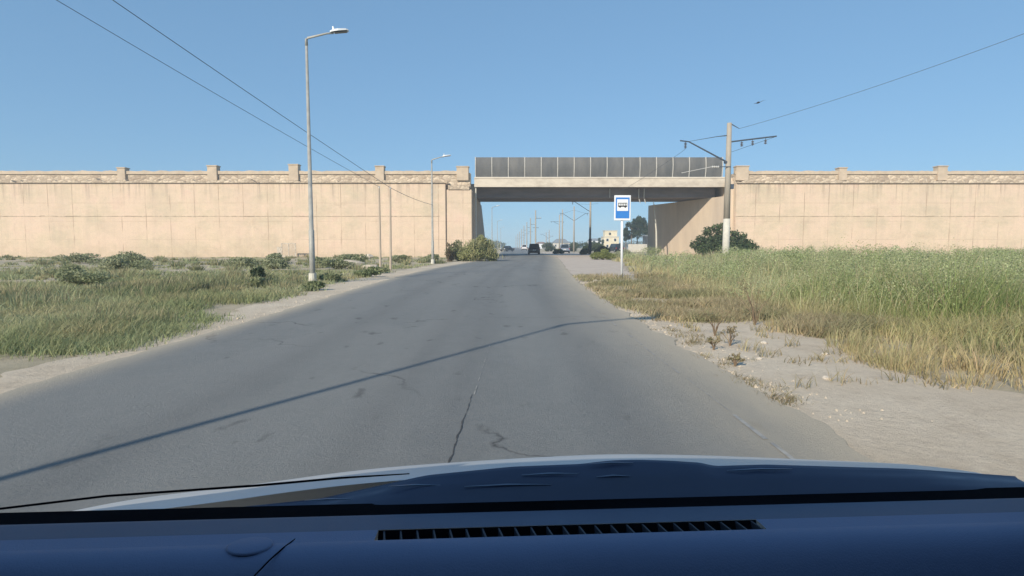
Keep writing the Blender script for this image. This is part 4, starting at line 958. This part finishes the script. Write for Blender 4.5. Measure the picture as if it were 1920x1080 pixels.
# ------------------------------------------------------------------ the viewer's own car
CY = R(3.2)
car = thing('car', 'the car the photo is taken from, its pale bonnet and dark blue dashboard in front', 'car', (0, 0, 0), CY)
def lofty(xs_, prof):   # prof(x) -> list of (y,z)
    mb = MB(); P = [prof(x) for x in xs_]; n = len(P[0])
    for x, p in zip(xs_, P): mb.v += [(x, y, z) for y, z in p]
    for i in range(len(xs_)-1):
        for k in range(n-1): mb.f.append((i*n+k, i*n+k+1, (i+1)*n+k+1, (i+1)*n+k))
    return mb
def lerp_tab(tab, x):
    if x <= tab[0][0]: return tab[0][1]
    return ipl(tab, x)
XS = [-.98+i*.02 for i in range(100)]
# bonnet : highest a little right of the view, falling away to the front
HT = [(-1.015,.7629),(-.741,.8139),(-.462,.8422),(-.303,.8622),(-.166,.8734),(.067,.8838),(.173,.8876),(.293,.8899),(.474,.8836),(.639,.8739),(.976,.852),(1.264,.815)]
def hood(x):
    c = sum(lerp_tab(HT, x+d) for d in (-.06, -.03, 0, .03, .06))/5
    return [(.985, c+.058), (1.0, c+.056), (1.05, c+.045), (1.1, c+.031), (1.15, c+.016), (1.2, c), (1.25, c-.022), (1.32, c-.06), (1.45, c-.15), (1.6, c-.28), (1.7, c-.42)]
lofty(XS, hood).build('bonnet', 'bonnet', car, smooth=True)
# black border of the windscreen, upper edge with the shape of the cowl behind it
FT = [(-1.1,.83),(-.821,.8613),(-.556,.887),(-.388,.9006),(-.283,.9095),(-.19,.9284),(-.097,.9474),(.054,.9595),(.179,.9617),(.208,.965),(.237,.9673),(.285,.9672),(.344,.9639),(.402,.9587),(.419,.9524),(.517,.9532),(.789,.939),(1.021,.918),(1.1,.91)]
def cowl(x):
    zt = sum(lerp_tab(FT, x+d) for d in (-.01, 0, .01))/3; zb = min(.921, zt-.012); k = .004*noise.noise(Vector((x*9, 0, 0)))+.003*noise.noise(Vector((x*25, 3, 0)))
    return [(.915, zb-.006), (.92, zb), (.932, zb+.25*(zt-zb)+k), (.94, zb+.55*(zt-zb)-k*.6), (.950, zb+.72*(zt-zb)+k), (.962, zt-.003), (.968, zt), (.972, zt-.004), (.975, zt-.03)]
lofty([-.98+i*.01 for i in range(199)], cowl).build('cowl_panel', 'frit', car, smooth=True)
lofty(XS, lambda x: [(.925, .9185), (.90, .9195), (.872, .9205)]).build('windscreen_border', 'trimblack', car, smooth=True)
for a, b, yy, dz in ((-.16, -.07, .945, .0), (-.03, .12, .936, .0), (.07, .17, .948, .001), (.19, .27, .958, .002), (.20, .26, .940, .0), (.44, .56, .954, .0), (-.30, -.22, .936, 0)):  # thin pale slivers standing in for light glints on the cowl
    z0 = .921+(lerp_tab(FT, (a+b)/2)-.921)*ipl([(.92, 0), (.932, .25), (.94, .55), (.95, .72), (.962, .93)], yy)+dz+.003
    MB().tube([(a, yy, z0), ((a+b)/2, yy, z0+.0015), (b, yy, z0)], [.0006, .0016, .0006], 6).build('cowl_glint', 'bluegrey', car, smooth=True)
m = MB(); m.tube([(-.80, .84, .955), (-.557, .84, .9798), (-.335, .84, .9907), (-.213, .84, .9994), (-.11, .84, 1.0035)], [.0017, .0017, .0018, .0016, .0008], 6); m.build('wiper', 'trimblack', car)
# dashboard
def dashp(x):
    return [(.874, .900), (.872, .918), (.869, .9255), (.86, .9275), (.835, .932), (.80, .9385), (.795, .9393)]
lofty(XS, dashp).build('dashboard_rear', 'dashdark', car, smooth=True)
def dashf(x):
    return [(.763, .9408), (.75, .9432), (.735, .9422), (.722, .9385), (.712, .932), (.702, .922), (.692, .908), (.682, .892), (.665, .862), (.64, .82), (.60, .76), (.56, .66), (.54, .5)]
db = lofty(XS, dashf).build('dashboard', 'dash', car, smooth=True)
# strip between, closed at both ends of the vent slot
VL, VR = -.150, .413
for a, b in ((-.98, VL), (VR, 1.0)):
    mb = MB(); q = [a+(b-a)*i/12 for i in range(13)]; lofty(q, lambda x: [(.795, .9393), (.763, .9408)]).build('dashboard_inlay', 'dash', car, smooth=True)
slot = MB(); N = 30
for i in range(N): 
    x0 = VL+(VR-VL)*i/N; x1 = VL+(VR-VL)*(i+1)/N; slot.add([(x0, .795, .9385), (x1, .795, .9385), (x1, .782, .915), (x0, .782, .915), (x0, .763, .939), (x1, .763, .939), (x1, .772, .915), (x0, .772, .915)], [(0,1,2,3),(4,5,6,7),(3,2,6,7)])
vent = slot.build('defrost_vent', 'trimblack', car)
for i in range(24):
    x = VL+.008+(VR-VL-.016)*i/23
    m = MB(); m.add([(x-.001, .7945, .9375), (x+.0015, .7945, .9375), (x+.0075, .7635, .9382), (x+.005, .7635, .9382), (x-.001, .786, .92), (x+.0015, .786, .92), (x+.0075, .771, .92), (x+.005, .771, .92)], [(0,1,2,3),(7,6,5,4),(0,4,5,1),(1,5,6,2),(2,6,7,3),(3,7,4,0)])
    m.build('fin', 'fin', vent)
# round sensor cap and airbag seam at the left
m = MB(); cx, cy = -.315, .752; seg = 28
for r_, dz in ((.030, .0), (.030, .0022), (.027, .0035), (.0, .0035)):
    for k in range(seg): a = 2*PI*k/seg; m.v.append((cx+r_*math.cos(a), cy+r_*.75*math.sin(a), .9425+dz+.06*0))
for j in range(3):
    for k in range(seg): m.f.append((j*seg+k, j*seg+(k+1) % seg, (j+1)*seg+(k+1) % seg, (j+1)*seg+k))
m.build('sensor_cap', 'dash', car, smooth=True)
m = MB(); m.tube([(-.262, .775, .9395), (-.268, .745, .9437), (-.276, .715, .9433), (-.285, .69, .938)], .0011, 5); m.build('seam', 'trimblack', car)
# unseen cabin shell shading the dash : roof, sides, back ; side glass opaque against sun
MB().add([(-.76, .14, 1.55), (.84, .14, 1.55), (.84, -2.25, 1.55), (-.76, -2.25, 1.55), (-.70, .05, 1.62), (.78, .05, 1.62), (.78, -2.2, 1.62), (-.70, -2.2, 1.62)],
     [(0,3,2,1),(4,5,6,7),(0,1,5,4),(1,2,6,5),(2,3,7,6),(3,0,4,7)]).build('roof', 'bonnet', car)
for sx, nm in ((-1, 0), (1, 0)):
    X = -.98 if sx < 0 else 1.0
    MB().box(X-.03, X+.03, -2.2, .90, .25, .93).build('door', 'bonnet', car)
    xi = -.72 if sx < 0 else .80
    MB().add([(X, .62, .90), (X, -2.22, .90), (xi, -2.22, 1.57), (xi, .13, 1.57)], [(0, 1, 2, 3)]).build('side_window', 'glass', car)
for X, xi in ((-.98, -.72), (1.0, .80)):
    MB().add([(X, .61, .90), (X, .96, .90), (xi, .13, 1.58), (xi, .08, 1.57)], [(0, 1, 2, 3)]).build('windscreen_pillar', 'dashdark', car)  # solid pillar infill, added to keep sun off the ends of the dash
MB().add([(-.98, -2.21, .25), (1, -2.21, .25), (.84, -2.21, 1.58), (-.76, -2.21, 1.58)], [(0, 1, 2, 3)]).build('tailgate', 'bonnet', car)
MB().box(-.95, .97, -2.19, .50, .25, .30).build('cabin_floor', 'trimblack', car)

# ------------------------------------------------------------------ haze
m = bpy.data.materials.new('haze_air'); m.use_nodes = True; n = m.node_tree.nodes; n.remove(n['Principled BSDF'])
pv = n.new('ShaderNodeVolumePrincipled'); pv.inputs['Color'].default_value = (.72, .86, 1, 1); pv.inputs['Density'].default_value = .0010; pv.inputs['Anisotropy'].default_value = .0
m.node_tree.links.new(pv.outputs[0], n['Material Output'].inputs['Volume']); MT['haze'] = m
tag(MB().box(-710, 710, -70, 710, -1.3, 18).build('haze', 'haze'), kind='stuff')
